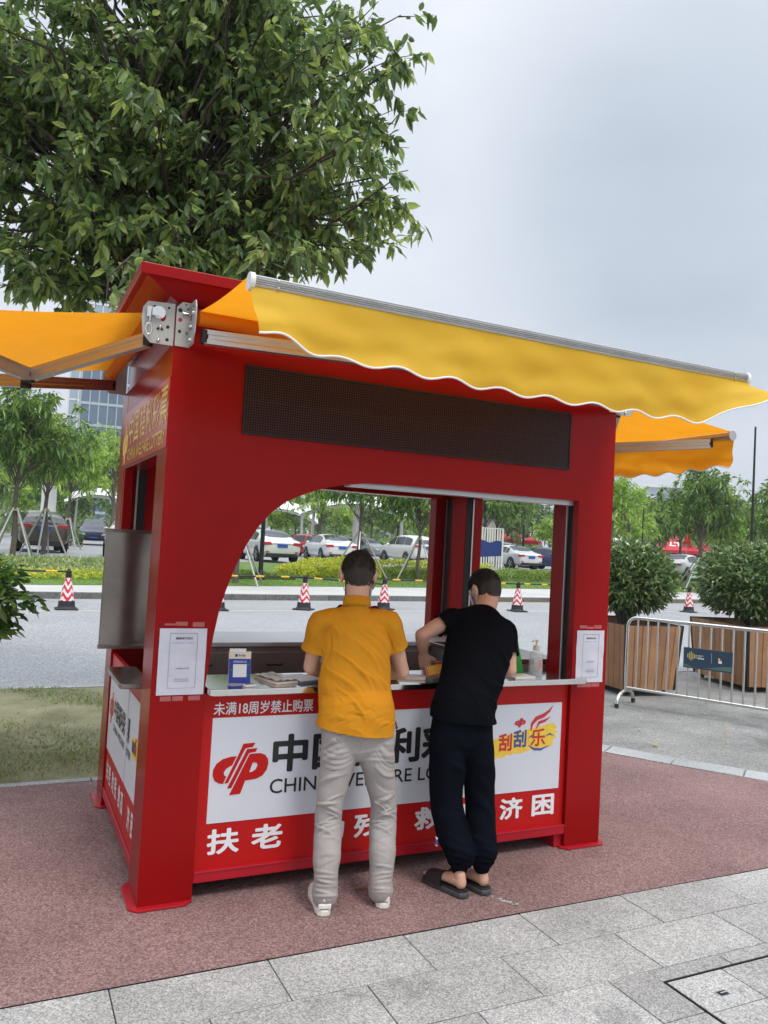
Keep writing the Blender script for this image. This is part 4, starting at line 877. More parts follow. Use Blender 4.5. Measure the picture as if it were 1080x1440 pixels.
# strap-leaved border plants: a continuous bed
n = 15000; x = rs.uniform(-12, 5.6, n); tuft = np.round(x/.28)*.28+rs.normal(0, .03, n); y = np.array([foot_back(a) for a in x])+1.9+2.6*rs.uniform(0, 1, n)**.8; tf = np.round(y/.3)*.3+rs.normal(0, .03, n)
P = np.stack([tuft, tf, np.array([zg(a, b) for a, b in zip(tuft, tf)])], 1); dv = rs.normal(0, .55, (n, 3)); dv[:, 2] = 1.1
tag(npobj('border_plants', leaf_mesh('border_plants', P, dv, rs.uniform(.35, .62, n), np.full(n, .035), rs, 'spiky', detail=True, droop=.55)), 'variegated strap-leaved border planting below the brown SUV', 'plants', kind='stuff')
n = 5000; x = rs.uniform(-12, 5.2, n); y = np.array([foot_back(a) for a in x])+1.2+.8*rs.uniform(0, 1, n)
P = np.stack([x, y, np.array([zg(a, b) for a, b in zip(x, y)])+rs.uniform(0, .22, n)], 1); dv = rs.normal(0, .8, (n, 3)); dv[:, 2] = .7
tag(npobj('ground_cover', leaf_mesh('ground_cover', P, dv, rs.uniform(.10, .18, n), np.full(n, .06), rs, 'leafgold', detail=False)), 'low yellow-green ground cover along the lawn edge', 'plants', kind='stuff')
# foreground shrub at the left edge
rs = np.random.RandomState(77)
t = thing('glossy_shrub', 'glossy dark green shrub on the dry verge at the left edge', 'shrub', (-1.17, 2.62, 0))
npobj('crown', shrub_mesh(rs, (0, 0, 1.17), (.66, .6, .40), 8000, .10, .040, 'leafglossy', shell=.2, detail=True, lump=.15), t); stems(t, rs, 16, 0, (0, 0, 1.1), (.6, .5, .35), .013)
# planters with shrubs
def planter(loc, rz, w, d, label, slab, rx, rz_h, seed, cz):
    H0, H1 = .07, .88; fl = .055
    t = thing('wooden_planter', label, 'planter', (*loc, 0), rz)
    def ring(z, e): return [(-w/2-e, -d/2-e, z), (w/2+e, -d/2-e, z), (w/2+e, d/2+e, z), (-w/2-e, d/2+e, z)]
    A = ring(H0, 0); B_ = ring(H1, fl)
    rr_ = random.Random(seed)
    for k in range(4):
        a0, a1, b0, b1 = Vector(A[k]), Vector(A[(k+1) % 4]), Vector(B_[k]), Vector(B_[(k+1) % 4]); L = (a1-a0).length; n_ = max(4, round(L/.115)); mb = MB()
        nrm = (a1-a0).cross(b0-a0).normalized()
        for i in range(n_):
            u0 = i/n_+.004/L; u1 = (i+1)/n_-.004/L; o = nrm*rr_.uniform(0, .003)
            q = [a0.lerp(a1, u0), a0.lerp(a1, u1), b0.lerp(b1, u1), b0.lerp(b1, u0)]; v = [p+o for p in q]+[p-nrm*.02+o for p in q]
            mb.add(v, [(0, 1, 2, 3), (7, 6, 5, 4), (0, 4, 5, 1), (1, 5, 6, 2), (2, 6, 7, 3), (3, 7, 4, 0)])
        mb.build('board_panel', 'wood', t, fixn=True)
        c = MB(); e = (a0-Vector((0, 0, 0))).normalized()*.004; u = (a1-a0).normalized(); uu = (Vector(A[k-1])-a0).normalized()
        v = [a0+nrm*.006, a0+u*.035+nrm*.006, a0+u*.035-nrm*.01, a0-nrm*.01]; vt = [b0+nrm*.006, b0+u*.035+nrm*.006, b0+u*.035-nrm*.01, b0-nrm*.01]
        c.add(v+vt, [(0, 1, 5, 4), (1, 2, 6, 5), (2, 3, 7, 6), (3, 0, 4, 7), (4, 5, 6, 7), (3, 2, 1, 0)])
        n2 = (Vector(A[k-1])-a0).cross(b0-a0).normalized()*-1
        v = [a0+n2*.006, a0+uu*.035+n2*.006, a0+uu*.035-n2*.01, a0-n2*.01]; vt = [b0+n2*.006, b0+uu*.035+n2*.006, b0+uu*.035-n2*.01, b0-n2*.01]
        c.add(v+vt, [(0, 1, 5, 4), (1, 2, 6, 5), (2, 3, 7, 6), (3, 0, 4, 7), (4, 5, 6, 7), (3, 2, 1, 0)]); c.build('corner_strip', 'darkmetal', t, fixn=True)
    m_ = MB(); tw = .03
    for k in range(4):
        b0, b1 = Vector(B_[k]), Vector(B_[(k+1) % 4]); c0 = Vector((b0.x*(1-tw*2/w), b0.y*(1-tw*2/d), b0.z)); c1 = Vector((b1.x*(1-tw*2/w), b1.y*(1-tw*2/d), b1.z)); up_ = Vector((0, 0, .012))
        m_.add([b0, b1, c1, c0, b0+up_, b1+up_, c1+up_, c0+up_], [(0, 1, 5, 4), (4, 5, 6, 7), (2, 3, 7, 6)])
    m_.build('rim', 'darkmetal', t, fixn=True)
    MB().grid(lambda u, v: ((u-.5)*w*1.04, (v-.5)*d*1.04, .80+.02*math.sin(u*13)*math.cos(v*9)), 14, 14).build('soil', 'bark', t)
    for sx in (-1, 1):
        for sy in (-1, 1):
            c = MB(); x, y = sx*(w/2-.09), sy*(d/2-.09); c.tube([(x-.014, y, .035), (x+.014, y, .035)], .034, 14); c.box((x-.03, y-.03, .062), (x+.03, y+.03, .069)); c.box((x-.022, y-.012, .03), (x-.016, y+.012, .065)); c.build('castor', 'darkmetal', t)
    rs = np.random.RandomState(seed)
    s = thing('round_shrub', slab, 'shrub', (*loc, .81), rz)
    npobj('crown', shrub_mesh(rs, (0, 0, cz-.76), (rx, rx, rz_h-.04), 9500, .10, .034, 'leafshrub', shell=.30, detail=True, lump=.08), s)
    stems(s, rs, 30, 0, (0, 0, cz-.86), (rx*.9, rx*.9, rz_h*.7), .014)
# planter geometry read off the photograph's ground contact points
planter((6.86, 4.38), R(-6), .76, 1.15, 'slatted wooden planter on castors just right of the kiosk', 'rounded glossy shrub in the planter nearest the kiosk', .62, .50, 61, 1.42)
planter((9.12, 4.25), R(-14), 1.0, 1.22, 'slatted wooden planter on castors at the right edge behind the barrier', 'rounded glossy shrub in the planter at the right edge of the picture', .80, .58, 62, 1.44)

# ================================================================== STREET FURNITURE
def barrier():
    a = math.atan2(-.894, .447); t = thing('crowd_barrier', 'stainless steel crowd barrier with a dark blue plaque in front of the planters', 'barrier', (6.035, 3.422, 0), a)
    L = 2.0; r = .021; T0, Z0 = 1.02, .20
    pth = [(0, 0, .16)]+[(0, 0, T0-.10)]+[(.10-.10*math.cos(x), 0, T0-.10+.10*math.sin(x)) for x in [i*math.pi/12 for i in range(1, 6)]]+[(.10, 0, T0), (L-.10, 0, T0)]+[(L-.10+.10*math.sin(x), 0, T0-.10+.10*math.cos(x)) for x in [i*math.pi/12 for i in range(1, 6)]]+[(L, 0, T0-.1), (L, 0, .16)]
    MB().tube(pth, r, 12).build('frame', 'steel', t)
    MB().tube([(0, 0, Z0), (L, 0, Z0)], .018, 10).build('bottom_rail', 'steel', t)
    for i in range(16):
        x = .117*(i+1)
        if x < L-.05: MB().tube([(x, 0, Z0), (x, 0, T0)], .0115, 8).build('bar', 'steel', t)
    for x in (.0, L):
        MB().tube([(x, -.26, .03), (x, -.26, .05), (x, -.22, .11), (x, -.12, .16), (x, 0, .17), (x, .12, .16), (x, .22, .11), (x, .26, .05), (x, .26, .03)], .021, 10).build('foot', 'steel', t)
        for s in (-1, 1): MB().tube([(x, .26*s, .0), (x, .26*s, .045)], .024, 10).build('rubber_foot', 'rubberblack', t)
    p = MB().box((.655, -.03, .53), (1.17, -.024, .755)).build('plaque', 'plaqueblue', t, bevel=.002)
    m = MB()
    for i, (dx, h) in enumerate(((0, .02), (.018, .035), (.036, .05), (.054, .035), (.072, .022), (.09, .02))): m.box((.70+dx, -.0315, .665-h), (.706+dx, -.0305, .665+h))
    m.build('emblem', 'yellowtxt', p)
    m = MB().box((.81, -.0315, .676), (.87, -.0305, .681)).box((.81, -.0315, .664), (.85, -.0305, .668))
    for i in range(4): m.box((.81+i*.018, -.0315, .640), (.823+i*.018, -.0305, .655))
    m.box((.955, -.0315, .61), (.957, -.0305, .72)); m.box((1.03, -.0315, .62), (1.065, -.0305, .65)); m.build('lettering_marks', 'whitetxt', p)
    MB().box((1.028, -.0317, .655), (1.043, -.0305, .675)).build('logo_mark', 'yellowtxt', p); MB().box((1.046, -.0317, .655), (1.062, -.0305, .672)).build('logo_mark', 'logored', p)
    MB().grid(lambda u, v: (.655+.515*u, -.0312, .535+.05*v*(.5+.5*math.sin(3+u*5))+.01), 30, 2).build('wave_mark', 'plaquewave', p)
M['plaqueblue'] = mat('plaque_blue', (.025, .06, .10), .35); M['plaquewave'] = mat('plaque_wave', (.10, .17, .15), .4)
barrier()
M['conered'] = mat('cone_red', (.62, .015, .03), .4, noise=(14, .1)); M['conewhite'] = mat('cone_white', (.72, .73, .74), .4, noise=(14, .08))
M['barblack'] = mat('bar_black', (.015, .015, .017), .4); M['baryel'] = mat('bar_yellow', (.75, .42, .02), .4)
def cone_proto():
    t = thing('traffic_cone', 'x', 'cone', (0, 0, 0), 0, 'traffic cones along the road line')
    b = MB(); b.box((-.20, -.20, .0), (.20, .20, .028)); b.lathe([(.19, .028), (.155, .06), (.145, .17)], n=24); b.build('base', 'rubberblack', t, bevel=.006)
    c = MB(); n = 32; nz = 30
    for j in range(nz):
        for i in range(n):
            z0, z1 = .17+.43*j/nz, .17+.43*(j+1)/nz; a0, a1 = 2*math.pi*i/n, 2*math.pi*(i+1)/n
            r0 = .138-.082*j/nz; r1 = .138-.082*(j+1)/nz
            ph = abs(((a0+.1)/(math.pi/2)) % 1-.5)*2
            st = ((z0-.17)/.43*3.0+ph*.75+.35) % 1 < .5
            c.add([(r0*math.cos(a0), r0*math.sin(a0), z0), (r0*math.cos(a1), r0*math.sin(a1), z0), (r1*math.cos(a1), r1*math.sin(a1), z1), (r1*math.cos(a0), r1*math.sin(a0), z1)], [(0, 1, 2, 3)], 0 if st else 1, True)
    c.build('sleeve', ['conered', 'conewhite'], t, weld=True)
    k = MB(); k.lathe([(.056, .60), (.050, .66), (.050, .70), (.030, .72), (.034, .745), (.028, .77), (0, .775)], n=20); k.lathe([(.06, .655), (.06, .675)], n=20); k.build('cap', 'rubberblack', t); return t
cones = [(.646, 14.04, 'cone standing alone at the left of the kiosk'), (3.9, 14.35, 'cone half hidden by the left post of the kiosk'), (6.15, 14.75, 'cone in the arched window left of the man in yellow'), (8.53, 15.16, 'cone just right of the head of the man in yellow'),
         (12.83, 15.2, 'cone behind the head of the man in black'), (20.3, 15.9, 'cone mostly hidden behind the shrub nearest the kiosk'), (23.0, 16.9, 'cone seen through the stems of the right hand shrub'), (-3.4, 13.6, 'cone behind the shrub at the left edge')]
cp = cone_proto(); cp.location = (cones[0][0], cones[0][1], 0); cp.scale = (1.1, 1.1, 1.1); cp['label'] = 'red and white '+cones[0][2]
for i, (x, y, lb) in enumerate(cones[1:]): copy_tree(cp, (x, y, 0), [0, .9, .5, 0, .3, 1.1, .2][i], 'red and white '+lb, 1.1)
def barpole(a, b, lab):
    A_, B2 = Vector(a), Vector(b); L = (B2-A_).length; t = thing('cone_bar', lab, 'bar', a, 0, None); v = (B2-A_)
    mb = MB(); k = max(4, int(L/.22))
    for i in range(k): mb.tube([v*(i/k), v*((i+1)/k)], .022, 8, 1 if i % 3 == 1 else 0, cap=(i in (0, k-1)))
    mb.build('pole', ['barblack', 'baryel'], t)
    for e in (0, 1): MB().lathe([(.05, -.02), (.062, -.02), (.062, .02), (.05, .02), (.05, -.02)], tuple(v*e), 14).build('ring', 'barblack', t)
for i, (a, b, za, zb) in enumerate(((0, 7, .79, .79), (1, 2, .79, .80), (2, 3, .79, .66), (3, 4, .79, .79), (4, 5, .79, .79), (5, 6, .79, .79))):
    barpole((cones[a][0], cones[a][1], za), (cones[b][0], cones[b][1], zb), 'black and yellow bar '+['reaching left from the leftmost cone', 'ending at the cone in the arched window', 'sloping down behind the head of the man in yellow', 'running behind both men above the lawn', 'crossing the right window', 'hidden behind the planted shrubs'][i])
def lamp_post(name, label, loc, h, r, arm=None, m='darkmetal'):
    t = thing(name, label, 'lamp post', loc); MB().tube([(0, 0, 0), (0, 0, h)], [r, r*.6], 12).build('pole', m, t); MB().lathe([(0, 0), (r*2, 0), (r*2, .03), (r*1.2, .06), (r*1.15, .3), (r, .32)], n=14).build('base', m, t)
    if arm:
        MB().tube([(-arm, 0, h-.15), (arm, 0, h-.15)], r*.5, 8).build('cross_arm', m, t)
        for s in (-1, 1): MB().box((s*arm-.18, -.07, h-.2), (s*arm+.18, .07, h-.12)).build('lamp_head', 'grey', t, bevel=.02)
    return t
lamp_post('lamp_post', 'tall thin dark lamp post at the right edge above the shrub', (29.75, 21.3, .15), 7.8, .07, .0)
lamp_post('lamp_post', 'dark post between the staked tree and the white saloon in the arched window', (7.55, 23.1, .25), 6.2, .085)
lamp_post('lamp_post', 'dark lamp post above the grey SUV in the right window', (34.8, 45.7, .65), 9.5, .09, .9)
lamp_post('camera_post', 'grey post with a cross arm beside the red tents', (35.7, 34.3, .65), 4.6, .06, .55)

# blue and white slatted screen
def screen():
    a, b = Vector((22.3, 34.0, 0)), Vector((24.35, 33.1, 0)); v = b-a; L = v.length; t = thing('slatted_screen', 'screen of white slats with a deep blue middle band beside the white saloon', 'screen', (a.x, a.y, .65), math.atan2(v.y, v.x))
    n = 17
    for i in range(n):
        x = L*i/(n-1); w = .028; zb = .55+.22*(i/(n-1)); zt = 1.55+.06*math.sin(i)
        m = MB(); m.box((x-w, -.05, 0), (x+w, .05, zb)); m.box((x-w, -.05, zt), (x+w, .05, 2.25)); m.box((x-w*2.45, -.02, zb), (x+w*2.45, .02, zt), 1); m.build('slat', ['plasticw', 'screenblue'], t)
    MB().box((-.05, -.06, 2.251), (L+.05, .06, 2.30)).box((L-.02, -.07, 0), (L+.06, .07, 2.25)).build('frame', 'plasticw', t)
M['screenblue'] = mat('screen_blue', (.012, .035, .19), .4)
screen()
M['stucco'] = mat('beige_render', (.36, .34, .28), .9, noise=(2, .1)); M['stuccow'] = mat('white_render', (.7, .7, .68), .8, noise=(2, .05))
def hut():
    t = thing('service_hut', 'flat-roofed beige service hut behind the blue and white screen', 'hut', (28.6, 43.6, .65), R(-28))
    MB().box((-2, -1.5, 0), (2, 1.5, 3.3)).build('wall', 'stucco', t); MB().box((-2.2, -1.7, 3.301), (2.2, 1.7, 3.5)).build('roof', 'stuccow', t, bevel=.02); MB().box((-.5, -1.53, 0), (.5, -1.501, 2.1)).build('door', 'grey', t, bevel=.01)
hut()
def white_sign():
    t = thing('sign_board', 'plain white sign board standing behind the brown SUV', 'sign', (1.25, 37.5, .65), R(-5)); MB().box((-.34, -.06, .9), (.34, .06, 3.0)).build('board', 'plasticw', t, bevel=.01)
    for x in (-.25, .25): MB().tube([(x, 0, 0), (x, 0, .9)], .03, 8).build('leg', 'grey', t)
white_sign()
def membrane(label, loc, rz, w, d, h, posts):
    t = thing('membrane_canopy', label, 'canopy', loc, rz)
    MB().grid(lambda u, v: ((u-.5)*w, (v-.5)*d, h-.9*(2*u-1)**2+.35*math.cos(6.28*(v-.5))), 24, 10).grid(lambda u, v: ((u-.5)*w, (v-.5)*d, h-.08-.9*(2*u-1)**2+.35*math.cos(6.28*(v-.5))), 24, 10, flip=True).build('membrane', 'plasticw', t)
    for x, y, r in posts: MB().tube([(x, y, 0), (x*.96, y, h-.3)], r, 12).build('post', 'plasticw', t)
membrane('white arched membrane canopy beyond the dark blue SUV', (6.8, 70.5, .65), R(-4), 5.6, 5, 4.3, ((-1.8, 0, .08), (1.8, 0, .08)))
membrane('white membrane canopy on a thick white pillar behind the staked tree', (20.4, 44.2, .65), R(-25), 7.5, 3.5, 3.9, ((0, 0, .30), (-3.0, 0, .10), (3.0, 0, .1)))
membrane('white membrane canopy on paired posts above the red hatchback', (17.9, 53.5, .65), R(-18), 6, 3, 3.6, ((-1.6, 0, .16), (-.9, .6, .14), (1.9, 0, .1)))
def mast(loc, label):
    t = thing('white_mast', label, 'mast', loc, R(-30)); MB().tube([(-.7, 0, 0), (.1, 0, 9)], [.45, .3], 14).build('mast', 'plasticw', t); MB().tube([(.9, 0, 0), (.5, 0, 7)], [.12, .1], 10).build('strut', 'plasticw', t)
mast((30.5, 45.5, .65), 'leaning white mast rising behind the grey SUV in the right window')

# red event tents, flag
M['tentred'] = mat('tent_red', (.62, .03, .05), .6, noise=(3, .08), trans=.2); M['flagred'] = mat('flag_red', (.70, .015, .01), .6, trans=.2)
def tent(loc, rz, w, h0, h1, label, white=False, marks=False):
    t = thing('event_tent', label, 'tent', loc, rz); a = w/2; m = MB(); P = [(-a, -a), (a, -a), (a, a), (-a, a)]
    for k in range(4):
        p, q = P[k], P[(k+1) % 4]
        def f(u, v, p=p, q=q):
            x = p[0]+(q[0]-p[0])*u; y = p[1]+(q[1]-p[1])*u; return (x*(1-v), y*(1-v), h0+(h1-h0)*(v**1.25))
        m.grid(f, 8, 8, 1 if (white and k in (0, 3)) else 0)
    m.build('roof', ['tentred', 'plasticw'], t); m = MB()
    for k in range(4):
        p, q = P[k], P[(k+1) % 4]; m.grid(lambda u, v: (p[0]+(q[0]-p[0])*u, p[1]+(q[1]-p[1])*u, h0-.32*v+.04*math.sin(u*40)*v), 30, 2)
    m.build('valance', 'tentred', t)
    for p in P: MB().tube([(p[0], p[1], 0), (p[0], p[1], h0)], .03, 8).build('leg', 'grey', t)
    if marks:
        g = MB(); sl = (h1-h0)/a
        for (x0, x1, u0, u1) in ((-.5, .1, .30, .36), (-.5, -.35, .30, .55), (-.1, .45, .48, .55), (.3, .45, .3, .55)):
            g.add([(x0, -a+a*u0, h0+(h1-h0)*u0**1.25+.03), (x1, -a+a*u0, h0+(h1-h0)*u0**1.25+.03), (x1, -a+a*u1, h0+(h1-h0)*u1**1.25+.03), (x0, -a+a*u1, h0+(h1-h0)*u1**1.25+.03)], [(0, 1, 2, 3)])
        g.build('roof_mark', 'plasticw', t)
tent((64.5, 59.5, .65), R(-48), 5.6, 2.1, 3.9, 'red pavilion tent with a white roof mark left of the red flag', False, True)
tent((59.5, 62.5, .65), R(-48), 4.2, 2.1, 3.6, 'red and white pavilion tent left of the marked red tent', True)
tent((75.5, 58.5, .65), R(-50), 5.6, 2.3, 3.7, 'red pavilion tent at the right edge beyond the shrubs'); tent((71.0, 62.0, .65), R(-50), 4.5, 2.2, 3.4, 'red pavilion tent half hidden by the twin tree trunks')
tent((45.5, 62, .65), R(-40), 5, 2.2, 3.6, 'red pavilion tent seen through the right window')
def flag():
    t = thing('red_flag', 'drooping red flag with a yellow mark in front of the red tents', 'flag', (45.9, 40.4, .65)); MB().tube([(0, 0, 0), (.12, 0, 4.3)], .025, 8).build('pole', 'grey', t)
    def f(u, v): return (.12-.02*v+(.08+.70*v*(1-.45*v))*(u-.30)*1.3, .10*math.sin(u*7+v*2), 4.25-1.9*v-.25*u*v)
    MB().grid(f, 16, 20).build('cloth', 'flagred', t)
    MB().grid(lambda u, v: ((lambda p: (p[0], p[1]-.012, p[2]))(f(.35+.3*u, .14+.12*v))), 4, 4).build('emblem', 'baryel', t)
flag()

# ================================================================== BUILDINGS
M['towerglass'] = mat('tower_glass', (.10, .15, .22), .12, spec=.8, noise=(.12, .35)); M['mullion'] = mat('tower_mullion', (.45, .50, .53), .5, .3); M['hazeglass'] = mat('haze_paled_tower_glass', (.30, .37, .44), .2, spec=.8, noise=(.05, .1))  # tall tower's glass colour is paled to stand for distance haze
def tower(label, loc, rz, w, d, h, fw, fh, glass='towerglass', mull='mullion', name='glass_tower', thick=.18):
    t = thing(name, label, 'building', loc, rz); MB().box((-w/2, -d/2, 0), (w/2, d/2, h)).build('wall', glass, t); m = MB()
    nx = int(w/fw); nz = int(h/fh); ny = int(d/fw)
    for i in range(nx+1): x = -w/2+w*i/nx; m.box((x-thick/2, -d/2-.25, 0), (x+thick/2, -d/2-.002, h))
    for i in range(ny+1): y = -d/2+d*i/ny; m.box((-w/2-.25, y-thick/2, 0), (-w/2-.002, y+thick/2, h))
    m.build('mullion', mull, t); m = MB()
    for j in range(1, nz+1): z = fh*j; m.box((-w/2-.12, -d/2-.12, z-.35), (w/2+.05, -d/2-.001, z+.15)); m.box((-w/2-.12, -d/2+.001, z-.35), (-w/2-.001, d/2, z+.15))
    m.build('spandrel', mull, t); MB().box((-w/2-.3, -d/2-.3, h), (w/2+.3, d/2+.3, h+1.2)).build('parapet', mull, t); return t
tower('dark glass office block with pale mullions behind the lime green trees at left', (22.3, 160, .65), R(-8), 21, 14, 34, 1.55, 4.1)
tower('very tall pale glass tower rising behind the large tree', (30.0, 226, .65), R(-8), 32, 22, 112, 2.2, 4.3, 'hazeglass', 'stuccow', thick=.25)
M['resid'] = mat('haze_paled_render', (.34, .37, .42), .8, noise=(.3, .1))  # distance haze painted into the walls as a pale blue-grey
def apartments(label, loc, rz, w, h):
    t = thing('apartment_tower', label, 'building', loc, rz, None); MB().box((-w/2, -7, 0), (w/2, 7, h)).build('wall', 'resid', t)
    n = int(w/3.4); wm = MB().box((-1.1, -7.04, .9), (1.1, -7.005, 2.5)).mesh('window', ['towerglass']); bm_ = MB().box((-1.5, -8.2, .2), (1.5, -7.01, .35)).box((-1.5, -8.2, .351), (1.5, -8.1, 1.3)).mesh('balcony', ['stuccow'])
    for j in range(int(h/3.1)):
        for i in range(n):
            x = -w/2+w*(i+.5)/n
            if i % 3 == 2: npobj('balcony', bm_, t).location = (x, 0, j*3.1)
            npobj('window', wm, t).location = (x, 0, j*3.1)
    MB().box((-w/2-.3, -7.3, h), (w/2+.3, 7.3, h+.9)).build('parapet', 'stuccow', t)
apartments('grey apartment tower in the haze directly right of the kiosk', (152, 168, .65), R(-45), 22, 17); apartments('pale apartment tower in the haze behind the feathery tree', (172, 162, .65), R(-48), 20, 21)
apartments('hazy apartment block at the right edge of the picture', (186, 146, .65), R(-50), 24, 16); apartments('grey apartment block seen through the kiosk above the white SUV', (68, 128, .65), R(-30), 30, 16)
# ================================================================== PEOPLE
def cloth(name, col, rough=.8, bumps=260, noise=.08, spec=.25, sheen=0):
    m = mat(name, col, rough, spec=spec, noise=(7, noise), bump=(26, .55, .006)); return m
M['tshirt_y'] = cloth('mustard_jersey', (.54, .22, .006), .8); M['tshirt_b'] = cloth('black_jersey', (.0035, .004, .006), .8, spec=.04)
M['shirt_r'] = cloth('dark_red_cotton', (.22, .008, .010)); M['trouser_y'] = cloth('light_grey_cotton', (.36, .33, .315), .8, 320); M['trouser_b'] = cloth('black_sweatpant', (.004, .005, .009), .9, spec=.05)
M['hair'] = mat('black_hair', (.010, .008, .008), .55, noise=(16, 0, (.035, .024, .02))); M['scalp'] = mat('cropped_scalp', (.011, .008, .007), .65, noise=(13, 0, (.038, .025, .020)), bump=(400, .8, .002))
M['shoe'] = mat('off_white_trainer', (.80, .78, .72), .5, noise=(25, .08)); M['sole'] = mat('trainer_sole', (.74, .72, .65), .6, noise=(30, .12)); M['slide'] = mat('black_slide', (.014, .014, .016), .5); M['slidesole'] = mat('dark_grey_sole', (.06, .06, .065), .6)
M['mask'] = mat('mask_cloth', (.62, .68, .72), .8); M['ink'] = mat('eye_dark', (.02, .015, .012), .3); M['cloth_w'] = cloth('white_cotton', (.6, .6, .6)); M['cloth_n'] = cloth('navy_cotton', (.02, .03, .07)); M['lip'] = mat('lip', (.42, .15, .12), .5)
V3 = Vector
def limb(mb, pts, radii, side=None, n=14, m=0):
    """closed tapering limb; radii: r or (a along side, b across); rounded ends"""
    P = [V3(p) for p in pts]; k = len(P); RR = [(r, r) if not isinstance(r, tuple) else r for r in radii]; rings = []; s = V3(side) if side is not None else V3((1, 0, 0))
    st = []
    for i in range(k):
        t = (P[min(i+1, k-1)]-P[max(i-1, 0)]).normalized(); a = s-t*s.dot(t)
        if a.length < .1: a = t.orthogonal()
        a.normalize(); b = t.cross(a); st.append((P[i], t, a, b, RR[i]))
    seq = []
    p, t, a, b, r = st[0]; e = min(r)
    for q in (.97, .8, .45): seq.append((p-t*e*q, a, b, (r[0]*math.sqrt(1-q*q), r[1]*math.sqrt(1-q*q))))
    for i in range(k):
        p, t, a, b, r = st[i]; seq.append((p, a, b, r))
        if i < k-1:  # smooth in-between rings
            p2, t2, a2, b2, r2 = st[i+1]; L = (p2-p).length
            for u in (.33, .67):
                h = u*u*(3-2*u); c = p*(2*u**3-3*u*u+1)+t*L*(u**3-2*u*u+u)+p2*(-2*u**3+3*u*u)+t2*L*(u**3-u*u)
                seq.append((c, a.lerp(a2, u).normalized(), b.lerp(b2, u).normalized(), (r[0]+(r2[0]-r[0])*h, r[1]+(r2[1]-r[1])*h)))
    p, t, a, b, r = st[-1]; e = min(r)
    for q in (.45, .8, .97): seq.append((p+t*e*q, a, b, (r[0]*math.sqrt(1-q*q), r[1]*math.sqrt(1-q*q))))
    v = []; f = []
    for (c, a, b, r) in seq: v += [c+a*math.cos(2*math.pi*j/n)*r[0]+b*math.sin(2*math.pi*j/n)*r[1] for j in range(n)]
    K = len(seq)
    for i in range(K-1):
        for j in range(n): f.append((i*n+j, i*n+(j+1)%n, (i+1)*n+(j+1)%n, (i+1)*n+j))
    f.append(tuple(range(n-1, -1, -1))); f.append(tuple(range((K-1)*n, K*n)))
    mb.add(v, f, m, True); return mb
def fuse(mb, name, mt, parent, origin, voxel=.006, smooth=6, fold=None, sf=.5):
    me = mb.mesh(name, [mt]); bm = bmesh.new(); bm.from_mesh(me); bmesh.ops.recalc_face_normals(bm, faces=bm.faces); bm.to_mesh(me); bm.free()
    o = bpy.data.objects.new(name, me); COL.objects.link(o)
    r = o.modifiers.new('r', 'REMESH'); r.mode = 'VOXEL'; r.voxel_size = voxel; r.use_smooth_shade = True
    s = o.modifiers.new('s', 'SMOOTH'); s.iterations = smooth; s.factor = sf
    bpy.context.view_layer.update(); m2 = bpy.data.meshes.new_from_object(o.evaluated_get(bpy.context.evaluated_depsgraph_get()))
    bpy.data.objects.remove(o); bpy.data.meshes.remove(me); m2.name = name
    n = len(m2.vertices); P = np.empty(n*3, np.float32); m2.vertices.foreach_get('co', P); P = P.reshape(-1, 3).astype(float)
    if fold:
        N_ = np.empty(n*3, np.float32); m2.vertices.foreach_get('normal', N_); N_ = N_.reshape(-1, 3).astype(float); P = P+N_*fold(P, N_)[:, None]
    P -= np.array(origin); m2.vertices.foreach_set('co', P.astype(np.float32).ravel()); m2.polygons.foreach_set('use_smooth', np.ones(len(m2.polygons), bool)); m2.update()
    if not m2.materials: m2.materials.append(M[mt])
    o = bpy.data.objects.new(name, m2); COL.objects.link(o); o.parent = parent; return o
def clip(o, co, no, test):
    """cut a garment open along a plane, only where test(vertex) holds"""
    me = o.data; bm = bmesh.new(); bm.from_mesh(me); vs = [v for v in bm.verts if test(v.co)]; sv = set(vs)
    es = [e for e in bm.edges if e.verts[0] in sv and e.verts[1] in sv]; fs = [f for f in bm.faces if all(v in sv for v in f.verts)]
    bmesh.ops.bisect_plane(bm, geom=vs+es+fs, plane_co=co, plane_no=no, clear_outer=True); bm.to_mesh(me); bm.free(); me.polygons.foreach_set('use_smooth', np.ones(len(me.polygons), bool))
    s = o.modifiers.get('thick') or o.modifiers.new('thick', 'SOLIDIFY'); s.thickness = .0025; s.offset = -1
def folder(origin, r, f, segs, base=.0015, clampz=None):
    """folds drawn on the back view plane: (u0,z0,u1,z1,width,amp)"""
    o = np.array(origin); r = np.array(r); bk = -np.array(f)
    def fn(P, N_):
        u = (P-o)@r; z = P[:, 2]; w = np.clip(N_@bk*1.4+.25, 0, 1); d = np.zeros(len(P))
        q = P*1.0; d += base*(np.sin(q[:, 0]*31+q[:, 2]*17)*np.cos(q[:, 1]*27-q[:, 2]*23)+.6*np.sin(q[:, 2]*61+q[:, 0]*43))
        for (u0, z0, u1, z1, wd, am) in segs:
            vx, vz = u1-u0, z1-z0; L2 = vx*vx+vz*vz+1e-9; t = np.clip(((u-u0)*vx+(z-z0)*vz)/L2, 0, 1)
            bow = .12*math.sqrt(L2)*np.sin(np.pi*t); nx, nz = -vz/math.sqrt(L2), vx/math.sqrt(L2)
            dx = u-(u0+vx*t)-nx*bow; dz = z-(z0+vz*t)-nz*bow; dd = np.sqrt(dx*dx+dz*dz); prof = .75*np.exp(-(dd/(wd*1.3))**2)-.55*np.exp(-((dx*nx+dz*nz-wd*1.2)/(wd*.55))**2)*np.exp(-(dd/(wd*2.4))**2)
            d += am*prof*np.sin(np.pi*np.clip(t, .04, .96))**.6*w
        return d
    return fn
